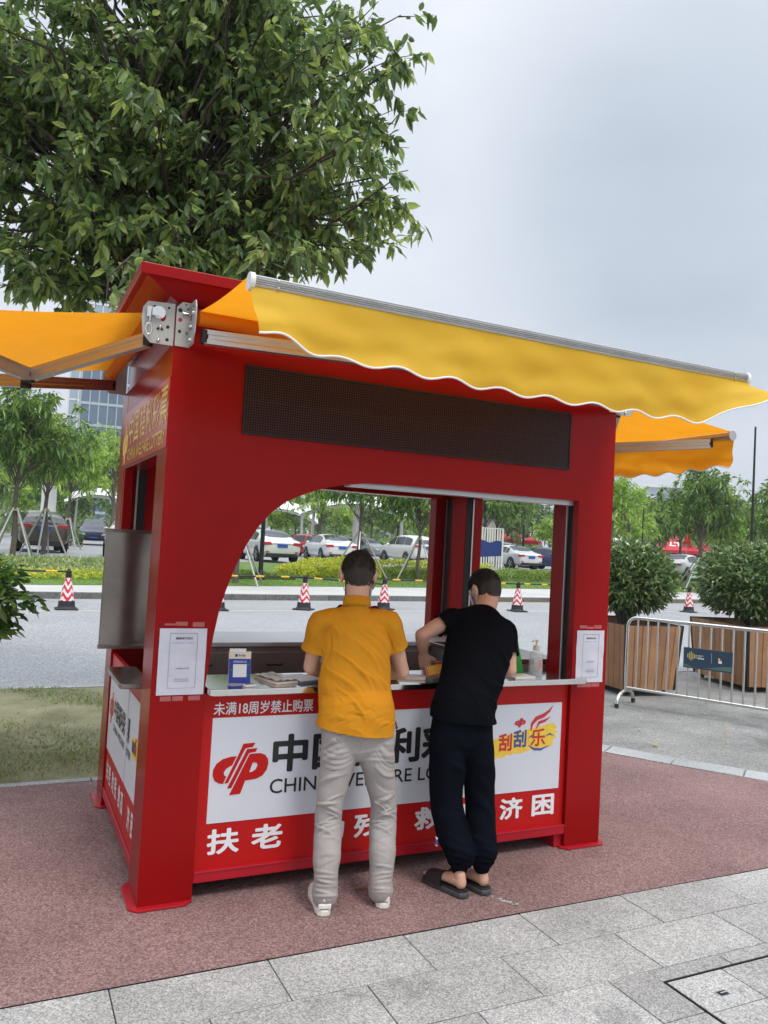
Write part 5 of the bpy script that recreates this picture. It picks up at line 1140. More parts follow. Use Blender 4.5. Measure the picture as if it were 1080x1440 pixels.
def hand(mb, wr, d, palm, thumb_side, curl=(25, 30, 20), s=1.0, spread=.05):
    d = V3(d).normalized(); palm = V3(palm); palm = (palm-d*palm.dot(d)).normalized(); ac = d.cross(palm).normalized()
    if ac.dot(V3(thumb_side)) < 0: ac = -ac
    wr = V3(wr); k = wr+d*.085*s
    limb(mb, [wr, wr+d*.035*s, wr+d*.085*s], [(.026*s, .020*s), (.036*s, .017*s), (.038*s, .014*s)], ac, 12)
    for i, (o, l) in enumerate(((.027, .92), (.009, 1.0), (-.009, .95), (-.027, .78))):
        p = k+ac*o*s; dd = (d+ac*spread*(o/.027)).normalized(); pts = [p-d*.015*s, p]; a = 0
        for j, L in enumerate((.043, .027, .021)):
            a += R(curl[j]+(3-i)*2); v = dd*math.cos(a)+palm*math.sin(a); p = p+v*L*l*s; pts.append(p)
        limb(mb, pts, [.0088*s, .0090*s, .0080*s, .0072*s, .0058*s], ac, 8)
    p = wr+d*.022*s+ac*.028*s; v1 = (d*.75+ac*.75+palm*.35).normalized(); v2 = (d*1.0+ac*.2+palm*.55).normalized()
    limb(mb, [p-ac*.01*s, p+v1*.035*s, p+v1*.035*s+v2*.03*s, p+v1*.035*s+v2*.054*s], [.013*s, .0115*s, .0098*s, .0078*s], ac, 8)
def head(mb, c, f, u, neck_from, s=1.0):
    f = V3(f).normalized(); u = V3(u); u = (u-f*u.dot(f)).normalized(); r = f.cross(u).normalized(); c = V3(c)
    T = Matrix((( r.x*s, f.x*s, u.x*s, c.x), (r.y*s, f.y*s, u.y*s, c.y), (r.z*s, f.z*s, u.z*s, c.z), (0, 0, 0, 1)))
    mb.ball((0, -.012, .022), (.077, .093, .092), nu=20, nv=14, T=T); mb.ball((0, -.030, -.022), (.066, .070, .078), nu=20, nv=14, T=T); mb.ball((0, .030, -.035), (.060, .062, .075), nu=18, nv=12, T=T); mb.ball((0, .055, -.078), (.034, .034, .030), nu=14, nv=8, T=T)
    for sx in (-1, 1):
        mb.ball((.083*sx, -.008, -.016), (.012, .021, .032), nu=12, nv=8, T=T); mb.ball((.090*sx, -.018, .000), (.010, .015, .019), nu=10, nv=6, T=T); mb.ball((.030*sx, .078, .022), (.024, .014, .010), nu=10, nv=6, T=T)
    limb(mb, [T @ V3((0, .082, .012)), T @ V3((0, .096, -.010)), T @ V3((0, .104, -.028))], [.008*s, .011*s, .014*s], r, 8)
    limb(mb, [T @ V3((-.022, .080, -.058)), T @ V3((0, .089, -.058)), T @ V3((.022, .080, -.058))], [.006*s, .009*s, .006*s], f, 8)
    nf = V3(neck_from); limb(mb, [nf, nf.lerp(T @ V3((0, -.015, -.06)), .5), T @ V3((0, -.012, -.045))], [(.064*s, .060*s), (.057*s, .058*s), (.060*s, .062*s)], r, 16)
    return T
def hair(T, parent, origin, crown=.5, seed=1, front=.06, nape=-.090):
    rs = np.random.RandomState(seed); O = V3(origin); mb = MB(); NU, NV = 120, 80; rq = random.Random(seed)
    def sp(i, j):
        th = math.pi*(j+.0)/NV; ph = 2*math.pi*i/NU; x, y, z = math.sin(th)*math.cos(ph), math.sin(th)*math.sin(ph), math.cos(th)
        nz = 1.045+.012*math.sin(ph*9+th*7)*math.sin(th)+.006*math.sin(ph*23)*math.sin(th*13)
        zz = z*.092*nz*1.02; zz *= (1.32 if (z < 0 and y < .2) else 1.0); return V3((x*.077*nz*(1-.05*max(0, -z)), -.012+y*.093*nz-(.010*max(0, -z) if y < 0 else 0), .022+zz))
    def ok(p):
        y = p.y; lim = nape+.012*abs(p.x)/.06 if y < -.045 else (nape+(y+.045)*1.35 if y < .0 else .0+(y*.9))
        if y > .045: lim = front
        return p.z > lim
    vs = [sp(i, j) for j in range(NV+1) for i in range(NU)]; fs = [(j*NU+i, j*NU+(i+1)%NU, (j+1)*NU+(i+1)%NU, (j+1)*NU+i) for j in range(NV) for i in range(NU)]
    lim_ = lambda p, k: ok(V3((p.x, p.y, p.z-k)))
    fs = [q for q in fs if all(ok(vs[a]) for a in q) and (lim_(vs[q[0]], .016) or rq.random() < (.95 if lim_(vs[q[0]], .008) else .80))]; used = sorted({a for q in fs for a in q}); mp = {a: k for k, a in enumerate(used)}
    mb.add([T @ vs[a]-O for a in used], [tuple(mp[a] for a in q) for q in fs], 0, True); h = mb.build('hair', 'scalp', parent)
    n = 9000; d = norm(rs.normal(size=(n, 3))); P = d*np.array([.079, .095, .095])+np.array([0, -.012, .022]); kp = np.array([ok(V3(p)+V3((0, 0, .006))) and (p[2] > -.03 or rs.rand() < .45) for p in P]); P = P[kp]; d = d[kp]; n = len(P)
    fl = d*.55+rs.normal(0, .25, (n, 3))+np.array([0, .25, -.35])*(1-crown*(P[:, 2:3] > .05))
    A = np.array(T.to_3x3()); W_ = P@A.T+np.array(T.translation)-np.array(O); L = np.where(P[:, 2] > .0, .020, .010)*rs.uniform(.6, 1.3, n)*crown*1.6
    me = leaf_mesh('hair_strands', W_, fl@A.T, L, np.full(n, .0028), rs, 'hair', detail=False, droop=.2); npobj('hair_strands', me, h); return h
def face_bits(T, parent, O, masked=True, mt='mask'):
    O = V3(O)
    for sx in (-1, 1):
        MB().ball((.030*sx, .0835, .010), (.011, .007, .005), nu=10, nv=6, T=Matrix.Translation(-O) @ T).build('eye', 'ink', parent); e = MB(); e.tube([Matrix.Translation(-O) @ T @ V3((x*sx, y, .030+z)) for x, y, z in ((.014, .093, 0), (.030, .092, .004), (.046, .082, 0))], .003, 6); e.build('eyebrow', 'hair', parent)
    if masked:
        m = MB(); m.grid(lambda u, v: Matrix.Translation(-O) @ T @ V3((.068*math.sin((u-.5)*2.5), .020+.100*math.cos((u-.5)*2.3)*(1-.25*abs(v-.45)), .002-.095*v)), 18, 12); k = m.build('mask', mt, parent)
        for sx in (-1, 1):
            MB().tube([Matrix.Translation(-O) @ T @ V3((sx*x, y, z)) for x, y, z in ((.066, .045, -.018), (.083, .010, .010), (.090, -.018, .022), (.086, -.034, .002), (.082, -.022, -.030), (.080, .0, -.045), (.066, .040, -.075))], .0016, 6).build('ear_loop', 'mask', k)
def trainer(parent, heel, dv, O, sc=1.0):
    d = V3(dv).normalized(); r = V3((d.y, -d.x, 0)); H = V3(heel)-V3(O); Tm = Matrix(((r.x, d.x, 0, H.x), (r.y, d.y, 0, H.y), (0, 0, 1, 0), (0, 0, 0, 1)))
    out = [(-.032, .01), (-.038, .05), (-.038, .11), (-.044, .17), (-.047, .21), (-.040, .255), (-.020, .282), (.008, .286), (.032, .268), (.044, .22), (.042, .17), (.036, .11), (.036, .05), (.030, .01), (.012, -.004), (-.014, -.004)]
    MB().prism([(x*sc, y*sc) for x, y in out], 'z', 0, .030, T=Tm).build('sole', 'sole', parent, bevel=.007, seg=3)
    m = MB(); limb(m, [(0, .036, .052), (0, .10, .055), (0, .17, .050), (0, .235, .040)], [(.036, .032), (.037, .036), (.042, .030), (.040, .022)], (1, 0, 0), 16); limb(m, [(0, .040, .05), (0, .040, .085), (0, .048, .104)], [(.034, .040), (.033, .042), (.034, .046)], (1, 0, 0), 16)
    m.map(lambda p: V3((p.x, p.y, max(p.z, .026)))); m.map(lambda p: Tm @ p)
    s = fuse(m, 'trainer', 'shoe', parent, (0, 0, 0), .0045, 3); MB().box((-.009, -.007, .070), (.009, .001, .104), T=Tm).build('heel_tab', 'plasticw', s, bevel=.003); MB().box((-.030, -.006, .036), (.030, .004, .058), T=Tm).build('heel_panel', 'sole', s, bevel=.004)
    for k in range(4): MB().tube([Tm @ V3((-.022, .11+.025*k, .092-.012*k)), Tm @ V3((0, .113+.025*k, .097-.012*k)), Tm @ V3((.022, .11+.025*k, .092-.012*k))], .003, 6).build('lace', 'plasticw', s)
def slide(parent, heel, dv, O):
    d = V3(dv).normalized(); r = V3((d.y, -d.x, 0)); H = V3(heel)-V3(O); Tm = Matrix(((r.x, d.x, 0, H.x), (r.y, d.y, 0, H.y), (0, 0, 1, 0), (0, 0, 0, 1)))
    out = [(-.034, .012), (-.038, .06), (-.040, .12), (-.047, .19), (-.048, .235), (-.036, .272), (-.008, .288), (.022, .282), (.042, .255), (.048, .20), (.042, .12), (.038, .06), (.034, .012), (.018, -.006), (-.018, -.006)]
    s = MB().prism(out, 'z', 0, .030, T=Tm).build('sandal', 'slidesole', parent, bevel=.010, seg=3); MB().prism([(x*.93, y*.97+.004) for x, y in out], 'z', .0301, .036, T=Tm).build('footbed', 'slide', s, bevel=.003)
    m = MB()
    def strap(u, v, o=0): # arch over the forefoot
        a = math.pi*u; y = .125+.115*v; w = .046+.003*v; h = .062-.018*v
        return Tm @ V3((-(w+o)*math.cos(a), y+.02*math.sin(a)*(1-v), .022+(h+o)*math.sin(a)**.8))
    m.grid(lambda u, v: strap(u, v, .004), 20, 8); m.grid(lambda u, v: strap(u, v, -.002), 20, 8, flip=True); m.build('strap', 'slide', s)
def foot(mb, heel, dv, toes=True):
    d = V3(dv).normalized(); r = V3((d.y, -d.x, 0)); H = V3(heel); z = V3((0, 0, 1))
    limb(mb, [H+d*.028+z*.066, H+d*.075+z*.068, H+d*.14+z*.058, H+d*.195+z*.048], [(.029, .030), (.031, .030), (.036, .022), (.040, .014)], r, 14)
    limb(mb, [H+d*.028+z*.060, H+d*.036+z*.10], [(.028, .030), (.027, .030)], r, 12)
    for i, (o, l) in enumerate(((-.028, .05), (-.012, .046), (.003, .042), (.017, .036), (.030, .028))): limb(mb, [H+d*.19+r*o+z*.046, H+d*(.20+l)+r*o+z*.043], [.0115 if i == 0 else .009, .010 if i == 0 else .0075], r, 8)

def man_yellow():
    O = (.95, -.2, 0); a = R(20); f = V3((math.sin(a), math.cos(a), 0)); r = V3((f.y, -f.x, 0)); Z = V3((0, 0, 1))
    J = dict(hipL=(0.874, -0.2, 0.76), hipR=(1.050, -0.24, 0.76), kneeL=(0.835, -0.20, 0.42), kneeR=(1.117, -0.22, 0.41), ankL=(0.808, -0.275, 0.085), ankR=(1.083, -0.30, 0.08), pelvis=(0.958, -0.21, 0.86), waist=(0.950, -0.17, .98), chest=(0.948, -0.14, 1.187), uchest=(0.943, -0.14, 1.309), neck=(0.944, -0.150, 1.405), head=(0.972, -0.085, 1.560), shL=(0.778, -0.10, 1.322), shR=(1.105, -0.19, 1.335), elL=(0.765, -0.03, 1.09), wrL=(0.90, 0.10, 1.035), elR=(1.222, -0.14, 1.075), wrR=(1.10, 0.075, 1.03))
    J = {k: V3(v) for k, v in J.items()}; t = thing('person', 'man in a mustard yellow polo shirt, light grey trousers and white trainers at the counter', 'person', O)
    hf = V3((math.sin(R(22)), math.cos(R(22)), -.42)); hu = V3((.12, .35, 1))
    b = MB(); T = head(b, J['head'], hf, hu, J['neck'], 1.0)
    limb(b, [J['pelvis']+Z*.0, J['waist'], J['chest'], J['uchest'], J['neck']], [(.150, .095), (.140, .09), (.150, .09), (.14, .08), (.055, .05)], r, 18)
    for s in 'LR':
        limb(b, [J['sh'+s], J['sh'+s].lerp(J['el'+s], .5), J['el'+s]], [.046, .043, .037], r); limb(b, [J['el'+s], J['el'+s].lerp(J['wr'+s], .35), J['wr'+s]], [.037, .038, .025], r)
        hd = (J['wr'+s]-J['el'+s]).normalized()*.7+f*.6; hand(b, J['wr'+s]-hd.normalized()*.005, hd+Z*-.03, (0, 0, -1), r*(1 if s == 'L' else -1), (18, 22, 15)); limb(b, [J['hip'+s], J['knee'+s], J['ank'+s]], [.07, .048, .034], r)
        limb(b, [J['ank'+s], J['ank'+s]+f*.12-Z*.03], [.032, .03], r)
    fuse(b, 'body', 'skin', t, O, .0055, 3); hair(T, t, O, .40, 3); face_bits(T, t, O)
    # shirt
    sh = MB(); limb(sh, [J['pelvis']+V3((-.022, -.015, -.10)), J['pelvis']+V3((-.018, -.012, -.02)), J['pelvis']+V3((-.012, -.005, .06)), J['waist'], J['chest'], J['uchest'], J['uchest']+Z*.055, J['neck']+Z*.0], [(.196, .138), (.192, .134), (.184, .128), (.180, .124), (.182, .120), (.172, .102), (.118, .082), (.064, .060)], r, 28)
    for s, e in (('L', .70), ('R', .66)):
        q = J['sh'+s]; el = J['el'+s]; limb(sh, [q.lerp(J['uchest'], .45)+Z*.01, q, q.lerp(el, .4), q.lerp(el, e)], [(.066, .070), (.060, .066), (.062, .068), (.070, .078)], r, 20)
    rr_ = random.Random(4); segs = []
    for (u0, z0, u1, z1) in ((-.06, 1.27, .13, 1.03), (.00, 1.29, .16, 1.09), (-.13, 1.20, .10, .95), (.05, 1.30, .175, 1.14), (-.15, 1.10, .07, .90), (-.02, 1.12, .14, .96), (.04, 1.22, .16, 1.02), (-.10, 1.02, .04, .88), (.07, 1.09, .17, .95)):
        segs.append((u0, z0, u1, z1, rr_.uniform(.008, .014), rr_.uniform(.008, .013)))
    segs += [(.125, 1.30, .150, 1.12, .008, -.006), (-.155, 1.28, -.165, 1.13, .008, -.006), (.10, 1.34, .15, 1.22, .01, .005), (-.15, 1.33, -.10, 1.24, .01, .004), (.18, 1.25, .235, 1.17, .008, .005), (.19, 1.21, .25, 1.14, .007, .004), (-.21, 1.24, -.17, 1.14, .008, .004)]
    for i in range(26): u = rr_.uniform(-.18, .17); z = rr_.uniform(.84, .99); l = rr_.uniform(.03, .08); an = rr_.uniform(-.6, .5); segs.append((u, z, u+l*math.cos(an), z+l*math.sin(an), rr_.uniform(.005, .009), rr_.choice((-1, 1))*rr_.uniform(.003, .006)))
    so = fuse(sh, 'shirt', 'tshirt_y', t, O, .0045, 5, folder(O, r, f, segs))
    OV = V3(O); clip(so, J['pelvis']-OV+V3((-.02, -.02, -.040))-r*.02, V3((-.09, .05, -1)), lambda c: c.z < .92)
    for s, e in (('L', .60), ('R', .50)):
        q = J['sh'+s]-OV; el = J['el'+s]-OV; ax = (el-q).normalized(); clip(so, q+(el-q)*e, ax, lambda c, q=q, ax=ax: (c-q).dot(ax) > .08 and (c-q-ax*(c-q).dot(ax)).length < .098 and ((c-V3((0, 0, c.z))).dot(r)*(1 if s == 'R' else -1)) > (.150 if s == 'R' else .168))
    n0 = J['neck']; fold_c = MB(); ang = [2*math.pi*i/28 for i in range(28)]; prof = [(1.0, -.012), (1.02, .010), (.98, .034), (.93, .036), (.94, .015), (.95, -.01)]; vs = []
    for (k, h) in prof: vs += [n0+r*math.cos(q)*.069*k+f*(math.sin(q)*.066*k+.004+h*.35)+Z*(h+.006-.016*math.sin(q)) for q in ang]
    fs = [(i*28+j, i*28+(j+1)%28, ((i+1) % 6)*28+(j+1)%28, ((i+1) % 6)*28+j) for i in range(6) for j in range(28)]
    fold_c.add([v-V3(O) for v in vs], fs, 0, True).build('collar', 'tshirt_y', so, fixn=True)
    # trousers
    tr = MB(); limb(tr, [J['pelvis']+Z*.05, J['pelvis']-Z*.015+f*-.002, J['pelvis']-Z*.085-f*.004], [(.165, .105), (.176, .114), (.172, .113)], r, 24)
    for s in 'LR':
        h, k, an = J['hip'+s], J['knee'+s], J['ank'+s]; limb(tr, [h+Z*.05, h-Z*.05, h.lerp(k, .55), k+Z*.03, k-Z*.05, k.lerp(an, .5)-f*.016, an+Z*.05, an-Z*.012], [(.094, .104), (.091, .099), (.075, .081), (.064, .069), (.066, .070), (.066, .070), (.056, .062), (.062, .072)], r, 22)
    uL = (J['kneeL']-V3(O)).dot(r); uR = (J['kneeR']-V3(O)).dot(r); segs = []
    for uc, sg in ((uL, 1), (uR, -1)):
        for i in range(12):
            z = .33+.016*i+rr_.uniform(-.008, .008); t1 = rr_.choice((-1, 1))*rr_.uniform(.010, .035); w0 = rr_.uniform(.025, .06); c0 = uc+rr_.uniform(-.025, .025); segs.append((c0-w0, z+t1, c0+w0*rr_.uniform(.6, 1), z-t1*.6, rr_.uniform(.0055, .0085), rr_.uniform(.006, .011)))
        for i in range(6): z = .075+.022*i; segs.append((uc-.055-.01*sg, z+rr_.uniform(-.015, .015), uc+.05, z+rr_.uniform(-.015, .015), .007, rr_.uniform(.005, .009)))
        for i in range(7): z = rr_.uniform(.48, .72); segs.append((uc-sg*.05, z, uc+sg*.06, z+rr_.uniform(.05, .11), rr_.uniform(.007, .012), rr_.choice((-1, 1))*rr_.uniform(.004, .009)))
        for i in range(5): z = rr_.uniform(.15, .3); segs.append((uc-.05, z, uc+.04, z+rr_.uniform(-.07, .07), .008, rr_.choice((-1, 1))*.003))
        for i in range(4): segs.append((0+sg*-.015, .745-i*.022, uc-sg*.05, .72-i*.03+.03, .008, rr_.uniform(.003, .006)))
    segs += [(0, .86, .0, .70, .006, -.007), (-.14, .82, -.07, .755, .004, -.004), (.08, .755, .15, .81, .004, -.004)]
    tro = fuse(tr, 'trousers', 'trouser_y', t, O, .0042, 4, folder(O, r, f, segs))
    trainer(t, (0.785, -0.335, 0), (.22, 1, 0), O); trainer(t, (1.075, -0.352, 0), (.46, 1, 0), O)
    MB().tube([J['pelvis']+r*.178+f*.02-Z*.01-V3(O), J['pelvis']+r*.186+f*.0-Z*.035-V3(O)], .012, 8).build('phone_clip', 'darkmetal', tro)
man_yellow()

def man_black():
    O = (1.55, -.25, 0); a = R(10); f = V3((math.sin(a), math.cos(a), 0)); r = V3((f.y, -f.x, 0)); Z = V3((0, 0, 1)); tw = R(22); ft = V3((math.sin(tw), math.cos(tw), 0)); rt = V3((ft.y, -ft.x, 0))
    J = dict(hipL=(1.455, -0.235, 0.80), hipR=(1.600, -0.275, 0.80), kneeL=(1.47, -0.225, 0.43), kneeR=(1.648, -0.26, 0.45), ankL=(1.515, -0.31, 0.085), ankR=(1.630, -0.335, 0.085), pelvis=(1.522, -0.26, 0.874), waist=(1.555, -0.23, 0.95), mid=(1.640, -0.16, 1.10), chest=(1.722, -0.08, 1.235), uch=(1.765, -0.02, 1.315), neck=(1.815, 0.035, 1.375), head=(1.862, 0.115, 1.488), shL=(1.605, 0.03, 1.335), shR=(1.895, -0.075, 1.275), elL=(1.420, 0.035, 1.240), wrL=(1.478, 0.11, 1.135), elR=(1.872, -0.155, 1.075), wrR=(1.735, 0.03, 1.03))
    J = {k: V3(v) for k, v in J.items()}; t = thing('person', 'man in a black T-shirt, black sweatpants and black slides leaning over the counter', 'person', O)
    hf = V3((math.sin(R(-8)), math.cos(R(-8)), -.75)); hu = V3((-.05, .65, 1))
    b = MB(); T = head(b, J['head'], hf, hu, J['neck'], 1.0)
    limb(b, [J['pelvis'], J['waist'], J['mid'], J['chest'], J['uch'], J['neck']], [(.135, .09), (.125, .085), (.13, .09), (.14, .09), (.12, .075), (.055, .05)], rt, 18)
    for s in 'LR':
        limb(b, [J['sh'+s], J['sh'+s].lerp(J['el'+s], .5), J['el'+s]], [.048, .044, .036], r)
        limb(b, [J['el'+s], J['el'+s].lerp(J['wr'+s], .35), J['wr'+s]], [.037, .037, .024], r)
        h, k, an = J['hip'+s], J['knee'+s], J['ank'+s]; limb(b, [h, k, k.lerp(an, .35), an+Z*.02], [.068, .046, .045, .030], r)
    hand(b, J['wrL'], (.35, .28, -1), (.55, .5, .1), (.5, -.6, -.2), (22, 35, 25)); hand(b, J['wrR'], (-1, .45, .05), (-.3, .8, .5), (0, .3, 1), (30, 40, 30))
    foot(b, (1.513, -.372, 0), (-.30, 1, 0)); foot(b, (1.640, -.378, 0), (-.26, 1, 0))
    fuse(b, 'body', 'skin', t, O, .0048, 3); hair(T, t, O, .42, 8, front=.055); face_bits(T, t, O)
    sh = MB(); limb(sh, [J['pelvis']+V3((-.01, -.012, -.10)), J['pelvis']+V3((0, -.005, -.03)), J['pelvis']+Z*.03, J['waist']+V3((.015, .01, .03)), J['mid'], J['chest'], J['uch'], J['uch'].lerp(J['neck'], .6), J['neck']-Z*.005], [(.178, .138), (.174, .134), (.166, .128), (.160, .122), (.172, .128), (.184, .122), (.164, .098), (.105, .078), (.066, .058)], rt, 28)
    for s, e in (('L', .62), ('R', .74)): q = J['sh'+s]; el = J['el'+s]; limb(sh, [q.lerp(J['uch'], .5), q, q.lerp(el, .35), q.lerp(el, e)], [(.070, .070), (.058, .062), (.056, .060), (.060, .064)], r, 20)
    rr_ = random.Random(9); segs = []
    for (u0, z0, u1, z1) in ((.02, 1.24, .20, .99), (.08, 1.26, .24, 1.02), (-.02, 1.14, .14, .92), (.14, 1.28, .29, 1.06), (.0, 1.02, .16, .90), (-.06, 1.05, .06, .87), (.17, 1.18, .27, 1.0), (.10, 1.05, .22, .95)): segs.append((u0, z0, u1, z1, rr_.uniform(.009, .014), rr_.uniform(.009, .015)))
    for i in range(16): u = rr_.uniform(-.12, .16); z = rr_.uniform(.86, .98); l = rr_.uniform(.04, .1); an = rr_.uniform(-.9, .1); segs.append((u, z, u+l*math.cos(an), z+l*math.sin(an), rr_.uniform(.006, .010), rr_.choice((-1, 1))*rr_.uniform(.002, .004)))
    so = fuse(sh, 'shirt', 'tshirt_b', t, O, .0048, 5, folder(O, rt, ft, segs)); OV = V3(O)
    clip(so, J['pelvis']-OV+V3((0, 0, -.022)), V3((-.06, .02, -1)), lambda c: c.z < .93)
    for s, e, lim in (('L', .40, .10), ('R', .62, .22)):
        q = J['sh'+s]-OV; el = J['el'+s]-OV; ax = (el-q).normalized(); clip(so, q+(el-q)*e, ax, lambda c, q=q, ax=ax: (c-q).dot(ax) > .04 and (c-q-ax*(c-q).dot(ax)).length < .085 and (c.x < -.02 if s == 'L' else c.x > .285))
    tr = MB(); limb(tr, [J['pelvis']+Z*.03, J['pelvis']-Z*.03, J['pelvis']-Z*.09], [(.138, .098), (.156, .114), (.158, .116)], r, 24)
    for s in 'LR':
        h, k, an = J['hip'+s], J['knee'+s], J['ank'+s]; w = 1.0 if s == 'L' else .90
        limb(tr, [h+Z*.05, h-Z*.06, h.lerp(k, .55), k, k.lerp(an, .45)-f*.012, an+Z*.115-f*.005, an+Z*.065, an+Z*.042], [(.084*w, .100), (.095*w, .106), (.093*w, .100), (.084*w, .092), (.082*w, .090), (.080*w, .088), (.064*w, .068), (.044, .046)], r, 22)
    segs = []
    for uc in (-.06, .08):
        for i in range(7): z = rr_.uniform(.25, .75); segs.append((uc-.06, z, uc+.05, z+rr_.uniform(-.14, -.02), rr_.uniform(.010, .016), rr_.uniform(.004, .008)))
        for i in range(4): z = .13+.03*i; segs.append((uc-.07, z+.015, uc+.07, z-.01, .010, rr_.uniform(.005, .009)))
    segs += [(0, .86, .02, .68, .008, -.007)]
    tro = fuse(tr, 'sweatpants', 'trouser_b', t, O, .0058, 5, folder(O, r, f, segs))
    kl = J['kneeL'].lerp(J['ankL'], .52)-r*.094-f*.012-V3(O); MB().box((-.004, -.016, -.020), (.003, .002, .020), T=Matrix.Translation(kl) @ Matrix.Rotation(R(-12), 4, 'Z')).build('fabric_tag', 'plasticw', tro); MB().box((-.0055, -.013, -.013), (-.0042, -.002, .013), T=Matrix.Translation(kl) @ Matrix.Rotation(R(-12), 4, 'Z')).box((-.004, -.0175, -.013), (.003, -.0165, .013), T=Matrix.Translation(kl) @ Matrix.Rotation(R(-12), 4, 'Z')).build('fabric_tag_mark', 'logoblue', tro)
    slide(t, (1.513, -.385, 0), (-.30, 1, 0), O); slide(t, (1.640, -.391, 0), (-.26, 1, 0), O)
man_black()

def simple_person(O, az, H, shirt, pants, label, voxel=.012, arms=((.26, .08, 1.05), (.25, .10, 1.06)), lean=0, head_off=(0, .02), group=None, detail=False, name='person'):
    """standing figure; O base, az facing"""
    f = V3((math.sin(az), math.cos(az), 0)); r = V3((f.y, -f.x, 0)); Z = V3((0, 0, 1)); B = V3(O); k = H/1.7
    Q = lambda x, y, z: B+(r*x+f*y+Z*z)*k
    t = thing(name, label, 'person', O, 0, group); b = MB(); nk = Q(0, lean, 1.43-lean*.25); hc = Q(head_off[0], lean+head_off[1]+.03, 1.585-lean*.35)
    T = head(b, hc, f+Z*-.35, f*.3+Z, nk, k); limb(b, [Q(0, 0, .92), Q(0, lean*.4, 1.1), Q(0, lean*.8, 1.3), nk], [(.13*k, .09*k), (.125*k, .085*k), (.13*k, .08*k), (.055*k, .05*k)], r, 16)
    s_ = []
    for sx, (ax, ay, azz) in zip((-1, 1), arms):
        s0 = Q(sx*.165, lean*.9, 1.36-lean*.2); e = Q(sx*ax, lean+ay*.4, 1.10); w = Q(sx*ax*.8, lean+ay+.17, azz); s_.append((s0, e)); limb(b, [s0, e], [.045*k, .036*k], r); limb(b, [e, w], [.036*k, .025*k], r)
        hand(b, w, (w-e).normalized()+f*.3, -Z, -r*sx, s=k); limb(b, [Q(sx*.09, 0, .85), Q(sx*.095, 0, .46), Q(sx*.095, -.02, .09)], [.07*k, .048*k, .034*k], r)
        limb(b, [Q(sx*.095, -.03, .045), Q(sx*.10, .16, .03)], [.035*k, .03*k], r)
    fuse(b, 'body', 'skin', t, O, voxel, 3); hair(T, t, O, .6, 5); 
    if detail: face_bits(T, t, O)
    m = MB(); limb(m, [Q(0, -.0, .86), Q(0, lean*.2, 1.0), Q(0, lean*.8, 1.28), Q(0, lean*.95, 1.37-lean*.2), nk-Z*.01], [(.172*k, .12*k), (.168*k, .118*k), (.172*k, .115*k), (.125*k, .085*k), (.062*k, .058*k)], r, 20)
    for s0, e in s_: limb(m, [s0.lerp(nk, .4)-Z*.02, s0, s0.lerp(e, .66)], [.068*k, .066*k, .064*k], r, 14)
    fuse(m, 'shirt', shirt, t, O, voxel, 4); m = MB(); limb(m, [Q(0, 0, .94), Q(0, 0, .82)], [(.15*k, .105*k), (.155*k, .11*k)], r, 16)
    for sx in (-1, 1): limb(m, [Q(sx*.09, 0, .86), Q(sx*.095, 0, .46), Q(sx*.095, -.01, .09)], [(.09*k, .095*k), .072*k, .062*k], r)
    fuse(m, 'trousers', pants, t, O, voxel, 4)
    for sx in (-1, 1): mm = MB(); limb(mm, [Q(sx*.095, -.02, .035)-B, Q(sx*.10, .18, .03)-B], [.042*k, .036*k], r); mm.build('shoe', 'slide', t)
    return t
simple_person((1.34, .74, 0), R(195), 1.60, 'shirt_r', 'cloth_n', 'seller in dark red inside the kiosk, hidden behind the man in mustard yellow', .008, ((.27, .10, 1.04), (.25, .06, 1.06)), .05, (.0, .03), detail=True)
for i, (x, y, az, sh, pt, lb) in enumerate(((2.75, 50.0, 80, 'cloth_w', 'cloth_n', 'person in a white shirt standing behind the dark blue SUV'), (19.0, 62, 40, 'cloth_w', 'cloth_n', 'person in white beyond the red hatchback'), (17.0, 61, 200, 'cloth_n', 'cloth_n', 'person in dark clothes beyond the paired white posts'),
        (18.1, 60, 120, 'shirt_r', 'cloth_n', 'person in red walking near the thick white pillar'), (63.5, 56.0, 200, 'cloth_w', 'cloth_n', 'person in white in front of the marked red tent'), (61.5, 57.5, 160, 'tshirt_y', 'cloth_n', 'person in yellow in front of the red and white tent'), (66.0, 54.5, 250, 'tshirt_b', 'cloth_n', 'person in black standing right of the red flag'), (59.5, 58.5, 20, 'cloth_n', 'trouser_y', 'person in navy near the grey camera post'))):
    simple_person((x, y, .65), R(az), 1.7, sh, pt, lb, .022)

# ================================================================== THINGS ON THE COUNTER
ZT = .9985
M['boxgrey'] = mat('box_grey_green', (.12, .16, .16), .5)
M['cardblue'] = mat('card_blue', (.012, .03, .30), .35); M['cardcream'] = mat('card_cream', (.72, .62, .52), .5); M['green'] = mat('card_green', (.01, .30, .03), .5); M['ticket'] = mat('ticket_orange', (.88, .40, .02), .45, noise=(90, 0, (.9, .62, .12))); M['ticketred'] = mat('ticket_red', (.70, .03, .02), .45)
M['clear'] = mat('clear_plastic', (.80, .84, .85), .05, spec=.8); M['clear'].node_tree.nodes['Principled BSDF'].inputs['Alpha'].default_value = .30
M['gel'] = mat('clear_gel', (.80, .84, .85), .05, spec=.8); M['gel'].node_tree.nodes['Principled BSDF'].inputs['Alpha'].default_value = .22
M['film'] = mat('plastic_film', (.5, .5, .47), .15, spec=.8, noise=(20, .3), bump=(18, .8, .01))
